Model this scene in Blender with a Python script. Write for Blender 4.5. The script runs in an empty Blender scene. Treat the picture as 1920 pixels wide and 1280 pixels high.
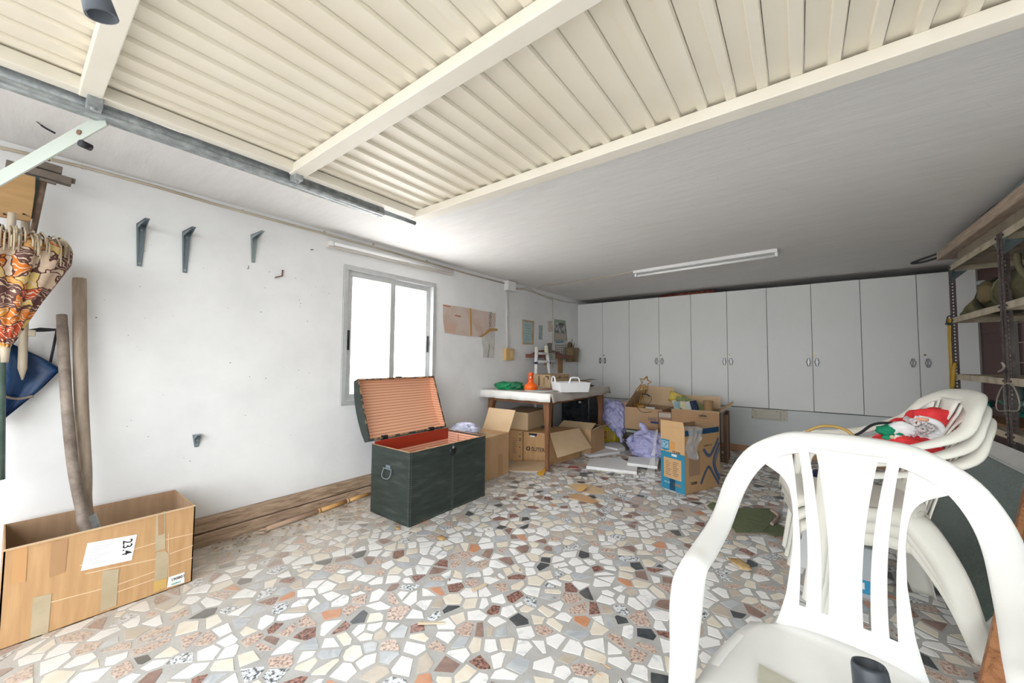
import bpy, bmesh, math, random
from mathutils import Vector, Matrix, noise
random.seed(7)
SC = bpy.context.scene
COL = SC.collection
# ------------------------------------------------------------------ camera, sky, light
H = 1.12
Y_ = Vector((540, -39, -716)).normalized()
X_ = Vector((952, 27, 716)).normalized(); X_ = (X_ - Y_ * X_.dot(Y_)).normalized()
Z_ = X_.cross(Y_)
MW = Matrix((X_, Y_, Z_))                       # camera axes to room axes
CAM = Vector((0, 0, H))
cd = bpy.data.cameras.new('camera'); cam = bpy.data.objects.new('camera', cd); COL.objects.link(cam)
cam.matrix_world = Matrix.Translation(CAM) @ MW.to_4x4()
cd.sensor_fit = 'HORIZONTAL'; cd.sensor_width = 36; cd.lens = 716 * 36 / 1920; cd.clip_start = 0.02
SC.camera = cam
SC.view_settings.view_transform = 'Standard'; SC.view_settings.look = 'None'
SC.view_settings.exposure = 1.04; SC.view_settings.gamma = 1; SC.view_settings.use_curve_mapping = False
w = bpy.data.worlds.new('sky'); SC.world = w; w.use_nodes = True
bg = w.node_tree.nodes['Background']; bg.inputs[0].default_value = (0.93, 0.97, 1.0, 1); bg.inputs[1].default_value = 3.0
pl = bpy.data.lights.new('opening_portal', 'AREA'); pl.shape = 'RECTANGLE'; pl.size = 3.86; pl.size_y = 2.1
pl.cycles.is_portal = True
sl_ = bpy.data.lights.new('sun', 'SUN'); sl_.energy = 13.0; sl_.angle = math.radians(2); sl_.color = (1.0, 0.95, 0.88)
so = bpy.data.objects.new('sun', sl_); COL.objects.link(so); so.rotation_euler = Vector((.72, -.25, -.62)).to_track_quat('-Z', 'Y').to_euler()
po = bpy.data.objects.new('opening_portal', pl); COL.objects.link(po)
po.location = (-0.57, -0.72, 1.05); # portal faces into the room (+y)
po.rotation_euler = (Vector((0, 1, 0)).to_track_quat('-Z', 'Z')).to_euler()

def ray(u, v): return (MW @ Vector((u - 960, 640 - v, -716))).normalized()
def onz(u, v, z=0.0): d = ray(u, v); return CAM + d * ((z - H) / d.z)
def onx(u, v, x): d = ray(u, v); return CAM + d * (x / d.x)
def ony(u, v, y): d = ray(u, v); return CAM + d * (y / d.y)
def proj(p):
    c = MW.transposed() @ (Vector(p) - CAM)
    if c.z > -0.05: return None
    return (960 + 716 * c.x / -c.z, 640 - 716 * c.y / -c.z)

# ------------------------------------------------------------------ materials
MATS = {}
def mat(name, cols, scale=4, rough=0.6, bump=0, bscale=60, stretch=(1, 1, 1), metal=0, spec=0.4, detail=4, dist=0, trans=0, alpha=1, contrast=None, coat=0, dust=False, wave=None, bdist=0.004):
    if name in MATS: return MATS[name]
    m = bpy.data.materials.new(name); m.use_nodes = True; MATS[name] = m
    nt = m.node_tree; N = nt.nodes; L = nt.links; b = N['Principled BSDF']
    b.inputs['Roughness'].default_value = rough; b.inputs['Metallic'].default_value = metal
    b.inputs['Specular IOR Level'].default_value = spec; b.inputs['Alpha'].default_value = alpha
    b.inputs['Transmission Weight'].default_value = trans; b.inputs['Coat Weight'].default_value = coat
    if not isinstance(cols[0], (tuple, list)): cols = [cols]
    out = None
    tc = N.new('ShaderNodeTexCoord'); mp = N.new('ShaderNodeMapping'); L.new(tc.outputs['Object'], mp.inputs[0]); mp.inputs['Scale'].default_value = stretch
    if len(cols) > 1:
        if wave:
            tx = N.new('ShaderNodeTexWave'); tx.wave_type = 'BANDS'; tx.bands_direction = wave; tx.inputs['Scale'].default_value = scale
            tx.inputs['Distortion'].default_value = dist; tx.inputs['Detail'].default_value = detail; o = tx.outputs['Color']
        else:
            tx = N.new('ShaderNodeTexNoise'); tx.inputs['Scale'].default_value = scale; tx.inputs['Detail'].default_value = detail
            tx.inputs['Distortion'].default_value = dist; tx.inputs['Roughness'].default_value = 0.6; o = tx.outputs['Fac']
        L.new(mp.outputs[0], tx.inputs['Vector'])
        cr = N.new('ShaderNodeValToRGB'); L.new(o, cr.inputs[0]); e = cr.color_ramp.elements
        lo, hi = contrast or ((0.3, 0.7) if not wave else (0.0, 1.0))
        while len(e) < len(cols): e.new(0.5)
        for i, c in enumerate(cols):
            e[i].position = lo + (hi - lo) * i / (len(cols) - 1); e[i].color = (*c, 1)
        out = cr.outputs[0]
    if dust:   # dirt lying near the left wall and timber
        g = N.new('ShaderNodeNewGeometry'); sx = N.new('ShaderNodeSeparateXYZ'); L.new(g.outputs['Position'], sx.inputs[0])
        mr = N.new('ShaderNodeMapRange'); L.new(sx.outputs[0], mr.inputs[0]); mr.inputs[1].default_value = -1.75; mr.inputs[2].default_value = -2.75; mr.inputs[4].default_value = 1.05
        n2 = N.new('ShaderNodeTexNoise'); n2.inputs['Scale'].default_value = 5; n2.inputs['Detail'].default_value = 6; L.new(g.outputs['Position'], n2.inputs['Vector'])
        ad = N.new('ShaderNodeMath'); ad.operation = 'MULTIPLY_ADD'; L.new(n2.outputs[0], ad.inputs[0]); ad.inputs[1].default_value = 0.5; ad.inputs[2].default_value = -0.2
        a2 = N.new('ShaderNodeMath'); a2.operation = 'ADD'; a2.use_clamp = True; L.new(mr.outputs[0], a2.inputs[0]); L.new(ad.outputs[0], a2.inputs[1])
        a3 = N.new('ShaderNodeMath'); a3.operation = 'MULTIPLY'; L.new(a2.outputs[0], a3.inputs[0]); a3.inputs[1].default_value = 0.75
        mx = N.new('ShaderNodeMixRGB'); L.new(a3.outputs[0], mx.inputs[0])
        if out: L.new(out, mx.inputs[1])
        else: mx.inputs[1].default_value = (*cols[0], 1)
        mx.inputs[2].default_value = (0.50, 0.44, 0.37, 1); out = mx.outputs[0]
    if out: L.new(out, b.inputs['Base Color'])
    else: b.inputs['Base Color'].default_value = (*cols[0], 1)
    if bump:
        nb = N.new('ShaderNodeTexNoise'); nb.inputs['Scale'].default_value = bscale; nb.inputs['Detail'].default_value = 4; L.new(mp.outputs[0], nb.inputs['Vector'])
        bp = N.new('ShaderNodeBump'); bp.inputs['Strength'].default_value = bump; bp.inputs['Distance'].default_value = bdist
        L.new(nb.outputs[0], bp.inputs['Height']); L.new(bp.outputs[0], b.inputs['Normal'])
    return m

# ------------------------------------------------------------------ mesh helpers
class MB:
    def __init__(s): s.v = []; s.f = []; s.mi = []; s.sm = []
    def add(s, vs, fs, mi=0, smooth=False):
        n = len(s.v); s.v += [Vector(p) for p in vs]
        for f in fs: s.f.append([n + i for i in f]); s.mi.append(mi); s.sm.append(smooth)
        return s
    def box(s, c, d, R=None, mi=0):
        c = Vector(c); hx, hy, hz = d[0] / 2, d[1] / 2, d[2] / 2
        vs = [Vector((x, y, z)) for x in (-hx, hx) for y in (-hy, hy) for z in (-hz, hz)]
        if R is not None: vs = [R @ p for p in vs]
        return s.add([c + p for p in vs], [(0, 1, 3, 2), (4, 6, 7, 5), (0, 4, 5, 1), (2, 3, 7, 6), (0, 2, 6, 4), (1, 5, 7, 3)], mi)
    def bb(s, a, b, mi=0):
        a, b = Vector(a), Vector(b); return s.box((a + b) / 2, [abs(b[i] - a[i]) for i in range(3)], None, mi)
    def slab(s, pts, t, n=None, mi=0):            # flat polygon given thickness t (towards n)
        pts = [Vector(p) for p in pts]
        if n is None:
            n = Vector((0, 0, 0))
            for i in range(len(pts)): n += (pts[i] - pts[0]).cross(pts[(i + 1) % len(pts)] - pts[0])
        n = Vector(n).normalized() * t; k = len(pts)
        return s.add(pts + [p + n for p in pts], [list(range(k))[::-1], [k + i for i in range(k)]] + [(i, (i + 1) % k, k + (i + 1) % k, k + i) for i in range(k)], mi)
    def tube(s, path, r, seg=8, mi=0, cap=True, flat=1.0):
        path = [Vector(p) for p in path]; n = len(path); rs = (list(r) + [r[-1]] * n)[:n] if isinstance(r, (list, tuple)) else [r] * n
        t0 = (path[1] - path[0]).normalized(); up = Vector((0, 0, 1)) if abs(t0.z) < 0.9 else Vector((1, 0, 0))
        a = t0.cross(up).normalized(); vs = []
        for i, p in enumerate(path):
            t = (path[min(i + 1, n - 1)] - path[max(i - 1, 0)]).normalized()
            a = (a - t * a.dot(t)); a = a.normalized() if a.length > 1e-6 else t.orthogonal().normalized(); b = t.cross(a)
            for k in range(seg):
                an = 2 * math.pi * k / seg; vs.append(p + (a * math.cos(an) + b * math.sin(an) * flat) * rs[i])
        fs = [(i * seg + k, i * seg + (k + 1) % seg, (i + 1) * seg + (k + 1) % seg, (i + 1) * seg + k) for i in range(n - 1) for k in range(seg)]
        s.add(vs, fs, mi, True)
        if cap: s.add(vs[:seg], [list(range(seg))[::-1]], mi); s.add(vs[-seg:], [list(range(seg))], mi)
        return s
    def lathe(s, prof, c=(0, 0, 0), seg=20, R=None, mi=0, fn=None):
        vs = []
        for r, z in prof:
            for k in range(seg):
                an = 2 * math.pi * k / seg; rr = r * (fn(an, z) if fn else 1); p = Vector((rr * math.cos(an), rr * math.sin(an), z))
                vs.append(Vector(c) + (R @ p if R is not None else p))
        n = len(prof)
        s.add(vs, [(i * seg + k, i * seg + (k + 1) % seg, (i + 1) * seg + (k + 1) % seg, (i + 1) * seg + k) for i in range(n - 1) for k in range(seg)], mi, True)
        return s
    def sheet(s, rows, mi=0, smooth=True, skip=None):
        n = len(rows[0]); vs = [p for r in rows for p in r]
        s.add(vs, [(i * n + j, i * n + j + 1, (i + 1) * n + j + 1, (i + 1) * n + j) for i in range(len(rows) - 1) for j in range(n - 1) if not (skip and skip(i, j))], mi, smooth)
        return s
    def blob(s, c, r, sub=3, amp=0.2, fr=2.0, seed=0, R=None, mi=0, ridge=False, fn=None):
        bm = bmesh.new(); bmesh.ops.create_icosphere(bm, subdivisions=sub, radius=1)
        vs = []
        for v in bm.verts:
            q = v.co.normalized(); nz = noise.noise(q * fr + Vector((seed, seed * .7, 0)))
            if ridge: nz = .6 * (0.35 - abs(nz)) + 0.35 * (0.25 - abs(noise.noise(q * fr * 2.3 + Vector((0, seed, 3))))) + .18 * (0.2 - abs(noise.noise(q * fr * 5 + Vector((7, seed, 3)))))
            p = q * (1 + amp * nz); p = Vector((p.x * r[0], p.y * r[1], p.z * r[2]))
            if fn: p = fn(p, q)
            if R is not None: p = R @ p
            vs.append(Vector(c) + p)
        fs = [[v.index for v in f.verts] for f in bm.faces]; bm.free()
        return s.add(vs, fs, mi, True)
    def build(s, name, mats, parent=None, local=False, bevel=0, solid=0, sub=0, seg=2):
        me = bpy.data.meshes.new(name); off = Vector((0, 0, 0))
        if parent is not None and not local:
            p = parent
            while p is not None: off += p.location; p = p.parent
        me.from_pydata([v - off for v in s.v], [], s.f)
        for p, m, sm in zip(me.polygons, s.mi, s.sm): p.material_index = m; p.use_smooth = sm
        if not isinstance(mats, (list, tuple)): mats = [mats]
        for m in mats: me.materials.append(m)
        bm = bmesh.new(); bm.from_mesh(me); bmesh.ops.remove_doubles(bm, verts=bm.verts, dist=1e-5); bmesh.ops.recalc_face_normals(bm, faces=bm.faces); bm.to_mesh(me); bm.free()
        o = bpy.data.objects.new(name, me); COL.objects.link(o)
        if parent is not None: o.parent = parent
        if solid: md = o.modifiers.new('solid', 'SOLIDIFY'); md.thickness = solid; md.offset = 0
        if bevel: md = o.modifiers.new('bevel', 'BEVEL'); md.width = bevel; md.segments = seg; md.limit_method = 'ANGLE'
        if sub: md = o.modifiers.new('sub', 'SUBSURF'); md.levels = sub; md.render_levels = sub
        return o

def tag(o, label, cat, group=None):
    o['label'] = label; o['category'] = cat
    if group: o['group'] = group
    return o
def thing(name, label, cat, loc=(0, 0, 0), group=None, rotz=0):
    o = bpy.data.objects.new(name, None); o.empty_display_size = 0.05; COL.objects.link(o); o.location = loc; o.rotation_euler = (0, 0, rotz)
    return tag(o, label, cat, group)
def struct(o): o['kind'] = 'structure'; return o
def dup(root, loc, rotz, label, group=None):
    r = root.copy(); COL.objects.link(r); r.location = loc; r.rotation_euler = (0, 0, rotz); r['label'] = label
    if group: r['group'] = group
    for ch in list(root.children):
        c = ch.copy(); COL.objects.link(c); c.parent = r
        for g in ch.children: d = g.copy(); COL.objects.link(d); d.parent = c
    return r
def text(name, s, size, org, xd, up, m, parent, ext=0.0004, sx=1.0):
    cu = bpy.data.curves.new(name, 'FONT'); cu.body = s; cu.size = size; cu.extrude = ext; cu.offset = size * .008; cu.resolution_u = 3
    t = bpy.data.objects.new(name, cu); COL.objects.link(t)
    bpy.context.view_layer.update()
    me = bpy.data.meshes.new_from_object(t.evaluated_get(bpy.context.evaluated_depsgraph_get())); bpy.data.objects.remove(t); bpy.data.curves.remove(cu)
    xd = Vector(xd).normalized(); up = Vector(up); up = (up - xd * up.dot(xd)).normalized(); n = xd.cross(up)
    off = Vector((0, 0, 0)); p = parent
    while p is not None: off += p.location; p = p.parent
    for v in me.vertices: v.co = Vector(org) + xd * v.co.x * sx + up * v.co.y + n * v.co.z - off
    me.materials.clear(); me.materials.append(m)
    o = bpy.data.objects.new(name, me); COL.objects.link(o); o.parent = parent
    return o
def RZ(a): return Matrix.Rotation(a, 3, 'Z')
def cr(P, n=8):
    P = [Vector(p) for p in P]; out = []
    for i in range(len(P) - 1):
        a, b, c, d = P[max(i - 1, 0)], P[i], P[i + 1], P[min(i + 2, len(P) - 1)]
        for k in range(n):
            t = k / n; out.append(.5 * (2 * b + (c - a) * t + (2 * a - 5 * b + 4 * c - d) * t * t + (3 * b - a - 3 * c + d) * t ** 3))
    return out + [P[-1]]

# ------------------------------------------------------------------ palette
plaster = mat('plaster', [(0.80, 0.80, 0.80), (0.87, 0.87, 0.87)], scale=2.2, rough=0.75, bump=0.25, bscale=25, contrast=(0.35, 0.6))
ceilm = mat('ceiling_paint', [(0.76, 0.745, 0.735), (0.82, 0.81, 0.80)], scale=5, rough=0.7, bump=0.35, bscale=14, stretch=(1, 6, 1))
white_met = mat('door_cream', [(0.83, 0.76, 0.63), (0.87, 0.81, 0.69)], scale=3, rough=0.45, bump=0.05)
frame_cream = mat('frame_cream', [(0.80, 0.75, 0.65), (0.84, 0.80, 0.71)], scale=6, rough=0.5)
galv = mat('galvanised', [(0.22, 0.24, 0.25), (0.36, 0.39, 0.40), (0.55, 0.58, 0.6)], scale=30, rough=0.5, metal=0.35, contrast=(0.3, 0.8))
alu = mat('aluminium', [(0.55, 0.56, 0.56), (0.62, 0.63, 0.63)], scale=20, rough=0.45, metal=0.3)
dkmet = mat('dark_metal', (0.03, 0.03, 0.035), rough=0.45, metal=0.3)
bracket_m = mat('bracket_paint', (0.17, 0.205, 0.225), rough=0.4)
rust = mat('rust', [(0.12, 0.06, 0.04), (0.25, 0.15, 0.1)], scale=40, rough=0.8)
card = mat('cardboard', [(0.46, 0.285, 0.15), (0.54, 0.345, 0.19)], scale=5, rough=0.8, stretch=(1, 1, 1), bump=0.08, bscale=90)
cardo = mat('cardboard_orange', [(0.45, 0.26, 0.12), (0.56, 0.34, 0.165)], scale=7, rough=0.75, stretch=(6, 6, 0.6), bump=0.06)
cardl = mat('cardboard_light', [(0.56, 0.40, 0.235), (0.63, 0.46, 0.29)], scale=5, rough=0.8)
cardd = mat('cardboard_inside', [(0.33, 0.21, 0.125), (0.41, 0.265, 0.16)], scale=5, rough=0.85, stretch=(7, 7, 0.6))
tape = mat('tape', [(0.42, 0.34, 0.22), (0.50, 0.41, 0.28)], scale=9, rough=0.3)
taped = mat('tape_brown', (0.42, 0.24, 0.12), rough=0.3)
paper = mat('paper', [(0.80, 0.80, 0.78), (0.86, 0.86, 0.84)], scale=8, rough=0.7)
ink = mat('ink', (0.02, 0.02, 0.022), rough=0.6)
inkb = mat('ink_brown', (0.13, 0.075, 0.045), rough=0.6)
whitep = mat('white_plastic', (0.82, 0.82, 0.82), rough=0.35)
chairm = mat('chair_plastic', [(0.73, 0.725, 0.70), (0.785, 0.785, 0.765)], scale=3, rough=0.28, bump=0.04, bscale=200)
chairo = mat('chair_plastic_old', [(0.71, 0.685, 0.60), (0.77, 0.755, 0.69)], scale=4, rough=0.35, contrast=(0.3, 0.6))
oak = mat('table_wood', [(0.17, 0.075, 0.035), (0.27, 0.125, 0.06)], scale=5, rough=0.4, stretch=(6, 6, 0.7), detail=6)
wood = mat('old_wood', [(0.16, 0.10, 0.065), (0.40, 0.28, 0.19), (0.54, 0.41, 0.29)], scale=9, rough=0.8, stretch=(8, 0.7, 8), detail=8, dist=1, bump=0.2, bscale=20)
handlew = mat('handle_wood', [(0.24, 0.18, 0.13), (0.42, 0.34, 0.265)], scale=10, rough=0.6, stretch=(3, 3, 0.5))
handled = mat('handle_wood_dark', [(0.13, 0.095, 0.075), (0.36, 0.30, 0.25)], scale=9, rough=0.6)
styro = mat('styrofoam', [(0.78, 0.78, 0.78), (0.84, 0.84, 0.84)], scale=80, rough=0.9, bump=0.2, bscale=150)
lilac = mat('lilac_plastic', [(0.36, 0.36, 0.62), (0.55, 0.55, 0.82)], scale=5, rough=0.3, bump=0.5, bscale=22, bdist=0.01)
cabm = mat('cabinet_laminate', [(0.76, 0.765, 0.75), (0.80, 0.805, 0.79)], scale=1.5, rough=0.5, bump=0.03)
chrome = mat('chrome', (0.22, 0.22, 0.22), rough=0.3, metal=1)
dark_void = mat('cabinet_carcass', (0.30, 0.29, 0.27), rough=0.8)
blackp = mat('black_plastic', (0.02, 0.022, 0.025), rough=0.45)
redm = mat('red_cloth', [(0.60, 0.02, 0.025), (0.75, 0.04, 0.045)], scale=8, rough=0.6, bump=0.3, bscale=25)
cement = mat('cement', [(0.38, 0.375, 0.36), (0.50, 0.49, 0.47)], scale=9, rough=0.7, bump=0.3, bscale=120, dust=True)

# ------------------------------------------------------------------ room shell
XL, XR, YB, YBB, YF, ZC = -2.905, 1.42, 5.64, 6.15, -0.72, 2.108
W0, W1, WZ0, WZ1 = 1.605, 2.57, 0.749, 1.877
b = MB()
b.bb((XL - .22, YF, -.1), (XL, W0, ZC)).bb((XL - .22, W1, -.1), (XL, YBB, ZC)).bb((XL - .22, W0, -.1), (XL, W1, WZ0)).bb((XL - .22, W0, WZ1), (XL, W1, ZC))
wall_left = struct(b.build('wall_left', plaster))
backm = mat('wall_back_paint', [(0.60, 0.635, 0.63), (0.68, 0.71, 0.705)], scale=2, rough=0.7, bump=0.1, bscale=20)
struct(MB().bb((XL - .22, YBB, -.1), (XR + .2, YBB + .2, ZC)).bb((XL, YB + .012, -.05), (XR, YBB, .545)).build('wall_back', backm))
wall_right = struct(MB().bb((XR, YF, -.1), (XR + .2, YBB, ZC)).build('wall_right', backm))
struct(MB().bb((-3.12, YF - .2, -.1), (-2.5, YF, ZC)).bb((1.36, YF - .2, -.1), (1.62, YF, ZC)).build('wall_front', plaster))
struct(MB().bb((-3.12, YF - .2, ZC), (1.62, YBB + .2, ZC + .2)).build('ceiling', ceilm))
floor = struct(MB().bb((-3.12, YF - .3, -.06), (1.62, YBB, 0.0)).build('floor', cement))
drive = struct(MB().bb((-14, -14, -.12), (14, YF - .3, -.02)).build('driveway', mat('driveway_concrete', [(0.18, 0.175, 0.168), (0.23, 0.225, 0.218)], scale=3, rough=0.9)))
# ceiling scuffs: pale scratches through the grey paint
scm = mat('scratch_plaster', (0.74, 0.73, 0.71), rough=0.8)
b = MB(); rs = random.Random(3)
for i in range(170):
    x = rs.uniform(-1.3, 1.3); y = rs.uniform(1.7, 5.2); l = rs.choice([.008, .012, .02, .03, .06 if rs.random() < .3 else .015]); a = rs.gauss(0.25, .5); d = Vector((math.cos(a), math.sin(a), 0)); n = Vector((-d.y, d.x, 0)); ww = rs.uniform(.0008, .003 if l < .04 else .0015)
    p = Vector((x, y, ZC - .0006)); b.slab([p - d * l, p - n * ww, p + d * l, p + n * ww * rs.random()], .0006, (0, 0, 1))
b.build('paint_scratches', scm, bpy.data.objects['ceiling'])['kind'] = 'stuff'
# dirt flecks on the left wall
b = MB(); rs = random.Random(5)
for i in range(70):
    y = rs.choice([rs.uniform(.2, 1.6), rs.gauss(.55, .2), rs.gauss(1.35, .2), rs.uniform(2.7, 4.0)]); z = rs.choice([rs.uniform(.2, 2.0), rs.gauss(1.6, .12), rs.gauss(.9, .15)]); r = rs.uniform(.001, .0035)
    if W0 - .05 < y < W1 + .05 or not (-.3 < y < 5.5) or not (.05 < z < 2.05): continue
    b.slab([(XL + .0003, y + r * rs.uniform(.4, 1.6) * math.cos(k * 1.05), z + r * math.sin(k * 1.05)) for k in range(6)], .0005, (1, 0, 0))
b.build('wall_fleck', mat('fleck', (0.22, 0.19, 0.17), rough=0.9), wall_left)['kind'] = 'stuff'

# baseboard under the cabinets, in terracotta coloured tiles
base = struct(MB().bb((XL, YB + .004, 0), (XR, YB + .012, .072)).build('baseboard_back', mat('joint', (0.3, 0.25, 0.2), rough=0.9)))
tb = mat('terracotta', [(0.46, 0.25, 0.12), (0.58, 0.34, 0.18)], scale=6, rough=0.5)
for k in range(14):
    x0 = XL + k * .308; MB().bb((x0 + .002, YB - .004, .001), (min(x0 + .306, XR), YB + .006, .075)).build('tile', tb, base, bevel=.001)

# ------------------------------------------------------------------ paving stones
stone_m = [mat('marble_white', [(0.60, 0.62, 0.64), (0.84, 0.84, 0.83), (0.88, 0.87, 0.86)], scale=9, rough=0.3, dist=2, contrast=(0.3, 0.52), dust=True),
    mat('marble_cream', [(0.70, 0.62, 0.50), (0.84, 0.79, 0.69)], scale=8, rough=0.32, dist=1, dust=True),
    mat('granite_pink', [(0.16, 0.10, 0.09), (0.50, 0.36, 0.29), (0.66, 0.53, 0.45)], scale=90, rough=0.35, detail=2, contrast=(0.33, 0.6), dust=True),
    mat('granite_red', [(0.04, 0.03, 0.03), (0.26, 0.12, 0.09), (0.42, 0.22, 0.17)], scale=90, rough=0.35, detail=2, contrast=(0.35, 0.65), dust=True),
    mat('slate_black', [(0.03, 0.035, 0.04), (0.075, 0.085, 0.095)], scale=30, rough=0.35, dust=True),
    mat('granite_speckled', [(0.06, 0.07, 0.08), (0.60, 0.63, 0.66), (0.75, 0.77, 0.79)], scale=70, rough=0.35, detail=2, contrast=(0.4, 0.58), dust=True),
    mat('marble_grey', [(0.36, 0.39, 0.42), (0.55, 0.57, 0.59)], scale=6, rough=0.3, dist=3, dust=True),
    mat('marble_brown', [(0.20, 0.13, 0.11), (0.34, 0.22, 0.18)], scale=20, rough=0.35, dust=True),
    mat('marble_orange', [(0.52, 0.21, 0.10), (0.62, 0.33, 0.2)], scale=14, rough=0.35, dust=True),
    mat('marble_beige', [(0.42, 0.36, 0.29), (0.60, 0.53, 0.44)], scale=8, rough=0.35, dust=True)]
wts = [40, 19, 11, 5, 5, 5, 8, 4, 2, 6]
def clip(poly, nx, ny, c):
    out = []; k = len(poly)
    for i in range(k):
        a, bq = poly[i], poly[(i + 1) % k]; da = a[0] * nx + a[1] * ny - c; db = bq[0] * nx + bq[1] * ny - c
        if da <= 0: out.append(a)
        if (da < 0) != (db < 0) and abs(da - db) > 1e-12:
            t = da / (da - db); out.append((a[0] + (bq[0] - a[0]) * t, a[1] + (bq[1] - a[1]) * t))
    return out
rs = random.Random(11); PX, PY = .083, .068; pts = {}
nx_, ny_ = int((XR - XL) / PX) + 2, int((YB - YF) / PY) + 2
for i in range(-1, nx_ + 1):
    for j in range(-1, ny_ + 1):
        pts[i, j] = (XL + (i + .5 * (j % 2) + rs.uniform(-.48, .48)) * PX, YF + (j + rs.uniform(-.48, .48)) * PY)
stones = []
for (i, j), p in pts.items():
    if not (XL - .02 < p[0] < XR and YF < p[1] < YB): continue
    q = proj((p[0], p[1], 0))
    if q is None or not (-60 < q[0] < 1980 and 0 < q[1] < 1340): continue
    poly = [(p[0] - .12, p[1] - .12), (p[0] + .12, p[1] - .12), (p[0] + .12, p[1] + .12), (p[0] - .12, p[1] + .12)]
    poly = clip(poly, -1, 0, -(XL + .003)); poly = clip(poly, 0, 1, YB - .003); poly = clip(poly, 1, 0, XR - .003)
    for di in (-2, -1, 0, 1, 2):
        for dj in (-2, -1, 0, 1, 2):
            if (di or dj) and (i + di, j + dj) in pts:
                o = pts[i + di, j + dj]; dx, dy = o[0] - p[0], o[1] - p[1]; l = math.hypot(dx, dy) + 1e-6
                g = rs.uniform(.003, .011); poly = clip(poly, dx / l, dy / l, (p[0] * dx + p[1] * dy) / l + l / 2 - g)
                if len(poly) < 3: break
    # drop tiny edges, chip corners a little
    pp = [a for k, a in enumerate(poly) if math.hypot(a[0] - poly[k - 1][0], a[1] - poly[k - 1][1]) > .009]
    if len(pp) < 3: continue
    while len(pp) > 5 and rs.random() < .85:      # split stones have few, sharp corners
        best = min(range(len(pp)), key=lambda q_: abs((pp[q_][0] - pp[q_ - 1][0]) * (pp[(q_ + 1) % len(pp)][1] - pp[q_][1]) - (pp[q_][1] - pp[q_ - 1][1]) * (pp[(q_ + 1) % len(pp)][0] - pp[q_][0])))
        pp.pop(best)
    if rs.random() < .55:
        an_ = rs.uniform(0, 6.283); nx1, ny1 = math.cos(an_), math.sin(an_); cx_ = sum(a[0] for a in pp) / len(pp); cy_ = sum(a[1] for a in pp) / len(pp); pp = clip(pp, nx1, ny1, cx_ * nx1 + cy_ * ny1 + rs.uniform(.008, .026))
    if len(pp) < 3: continue
    pp = [(a[0] + rs.uniform(-.002, .002), a[1] + rs.uniform(-.002, .002)) for a in pp]
    qs = [proj((a[0], a[1], 0)) for a in pp]
    if None in qs: continue
    ar = abs(sum(qs[k][0] * qs[(k + 1) % len(qs)][1] - qs[(k + 1) % len(qs)][0] * qs[k][1] for k in range(len(qs)))) / 2
    cx = sum(a[0] for a in qs) / len(qs); cy = sum(a[1] for a in qs) / len(qs)
    if not (0 < cx < 1920 and 0 < cy < 1280): ar *= .3
    stones.append((ar, pp, rs.choices(range(10), wts)[0]))
stones.sort(key=lambda t: -t[0])
many = MB()
for k, (ar, pp, mi) in enumerate(stones):
    c = Vector((sum(a[0] for a in pp) / len(pp), sum(a[1] for a in pp) / len(pp), 0)); h = rs.uniform(.0008, .0018)
    lo = [Vector((*a, 0.0)) for a in pp]; hi = [c + (v - c) * .99 + Vector((0, 0, h)) for v in lo]; n = len(pp)
    s = MB() if k < 300 else many
    s.add(lo + hi, [[n + i for i in range(n)]] + [(i, (i + 1) % n, n + (i + 1) % n, n + i) for i in range(n)], 0 if k < 300 else mi)
    if k < 300: s.build('stone', stone_m[mi], floor)
o = many.build('small_stones', stone_m, floor); o['kind'] = 'stuff'

# ------------------------------------------------------------------ window
glass = bpy.data.materials.new('frosted_glass'); glass.use_nodes = True; nt = glass.node_tree; nt.nodes.clear()
_o = nt.nodes.new('ShaderNodeOutputMaterial'); _t = nt.nodes.new('ShaderNodeBsdfTranslucent'); _g = nt.nodes.new('ShaderNodeBsdfGlossy'); _m = nt.nodes.new('ShaderNodeMixShader')
_t.inputs[0].default_value = (1, 1, 1, 1); _g.inputs['Roughness'].default_value = .2; _m.inputs[0].default_value = .04
_c = nt.nodes.new('ShaderNodeTexCoord'); _w = nt.nodes.new('ShaderNodeTexWave'); _w.bands_direction = 'Z'; _w.inputs['Scale'].default_value = 28; nt.links.new(_c.outputs['Object'], _w.inputs['Vector'])
_b = nt.nodes.new('ShaderNodeBump'); _b.inputs['Strength'].default_value = .4; nt.links.new(_w.outputs[0], _b.inputs['Height']); nt.links.new(_b.outputs[0], _t.inputs['Normal'])
nt.links.new(_t.outputs[0], _m.inputs[1]); nt.links.new(_g.outputs[0], _m.inputs[2]); nt.links.new(_m.outputs[0], _o.inputs[0])
win = bpy.data.objects.new('window_1', None); COL.objects.link(win); win.location = (XL, W0, WZ0); struct(win)
def rect_frame(b, y0, y1, z0, z1, w, x0, x1):
    b.bb((x0, y0, z0), (x1, y1, z0 + w)).bb((x0, y0, z1 - w), (x1, y1, z1)).bb((x0, y0, z0 + w), (x1, y0 + w, z1 - w)).bb((x0, y1 - w, z0 + w), (x1, y1, z1 - w)); return b
rect_frame(MB(), W0, W1, WZ0, WZ1, .038, XL - .07, XL + .016).build('window_frame', alu, win, bevel=.002)
ym = 2.075
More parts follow.
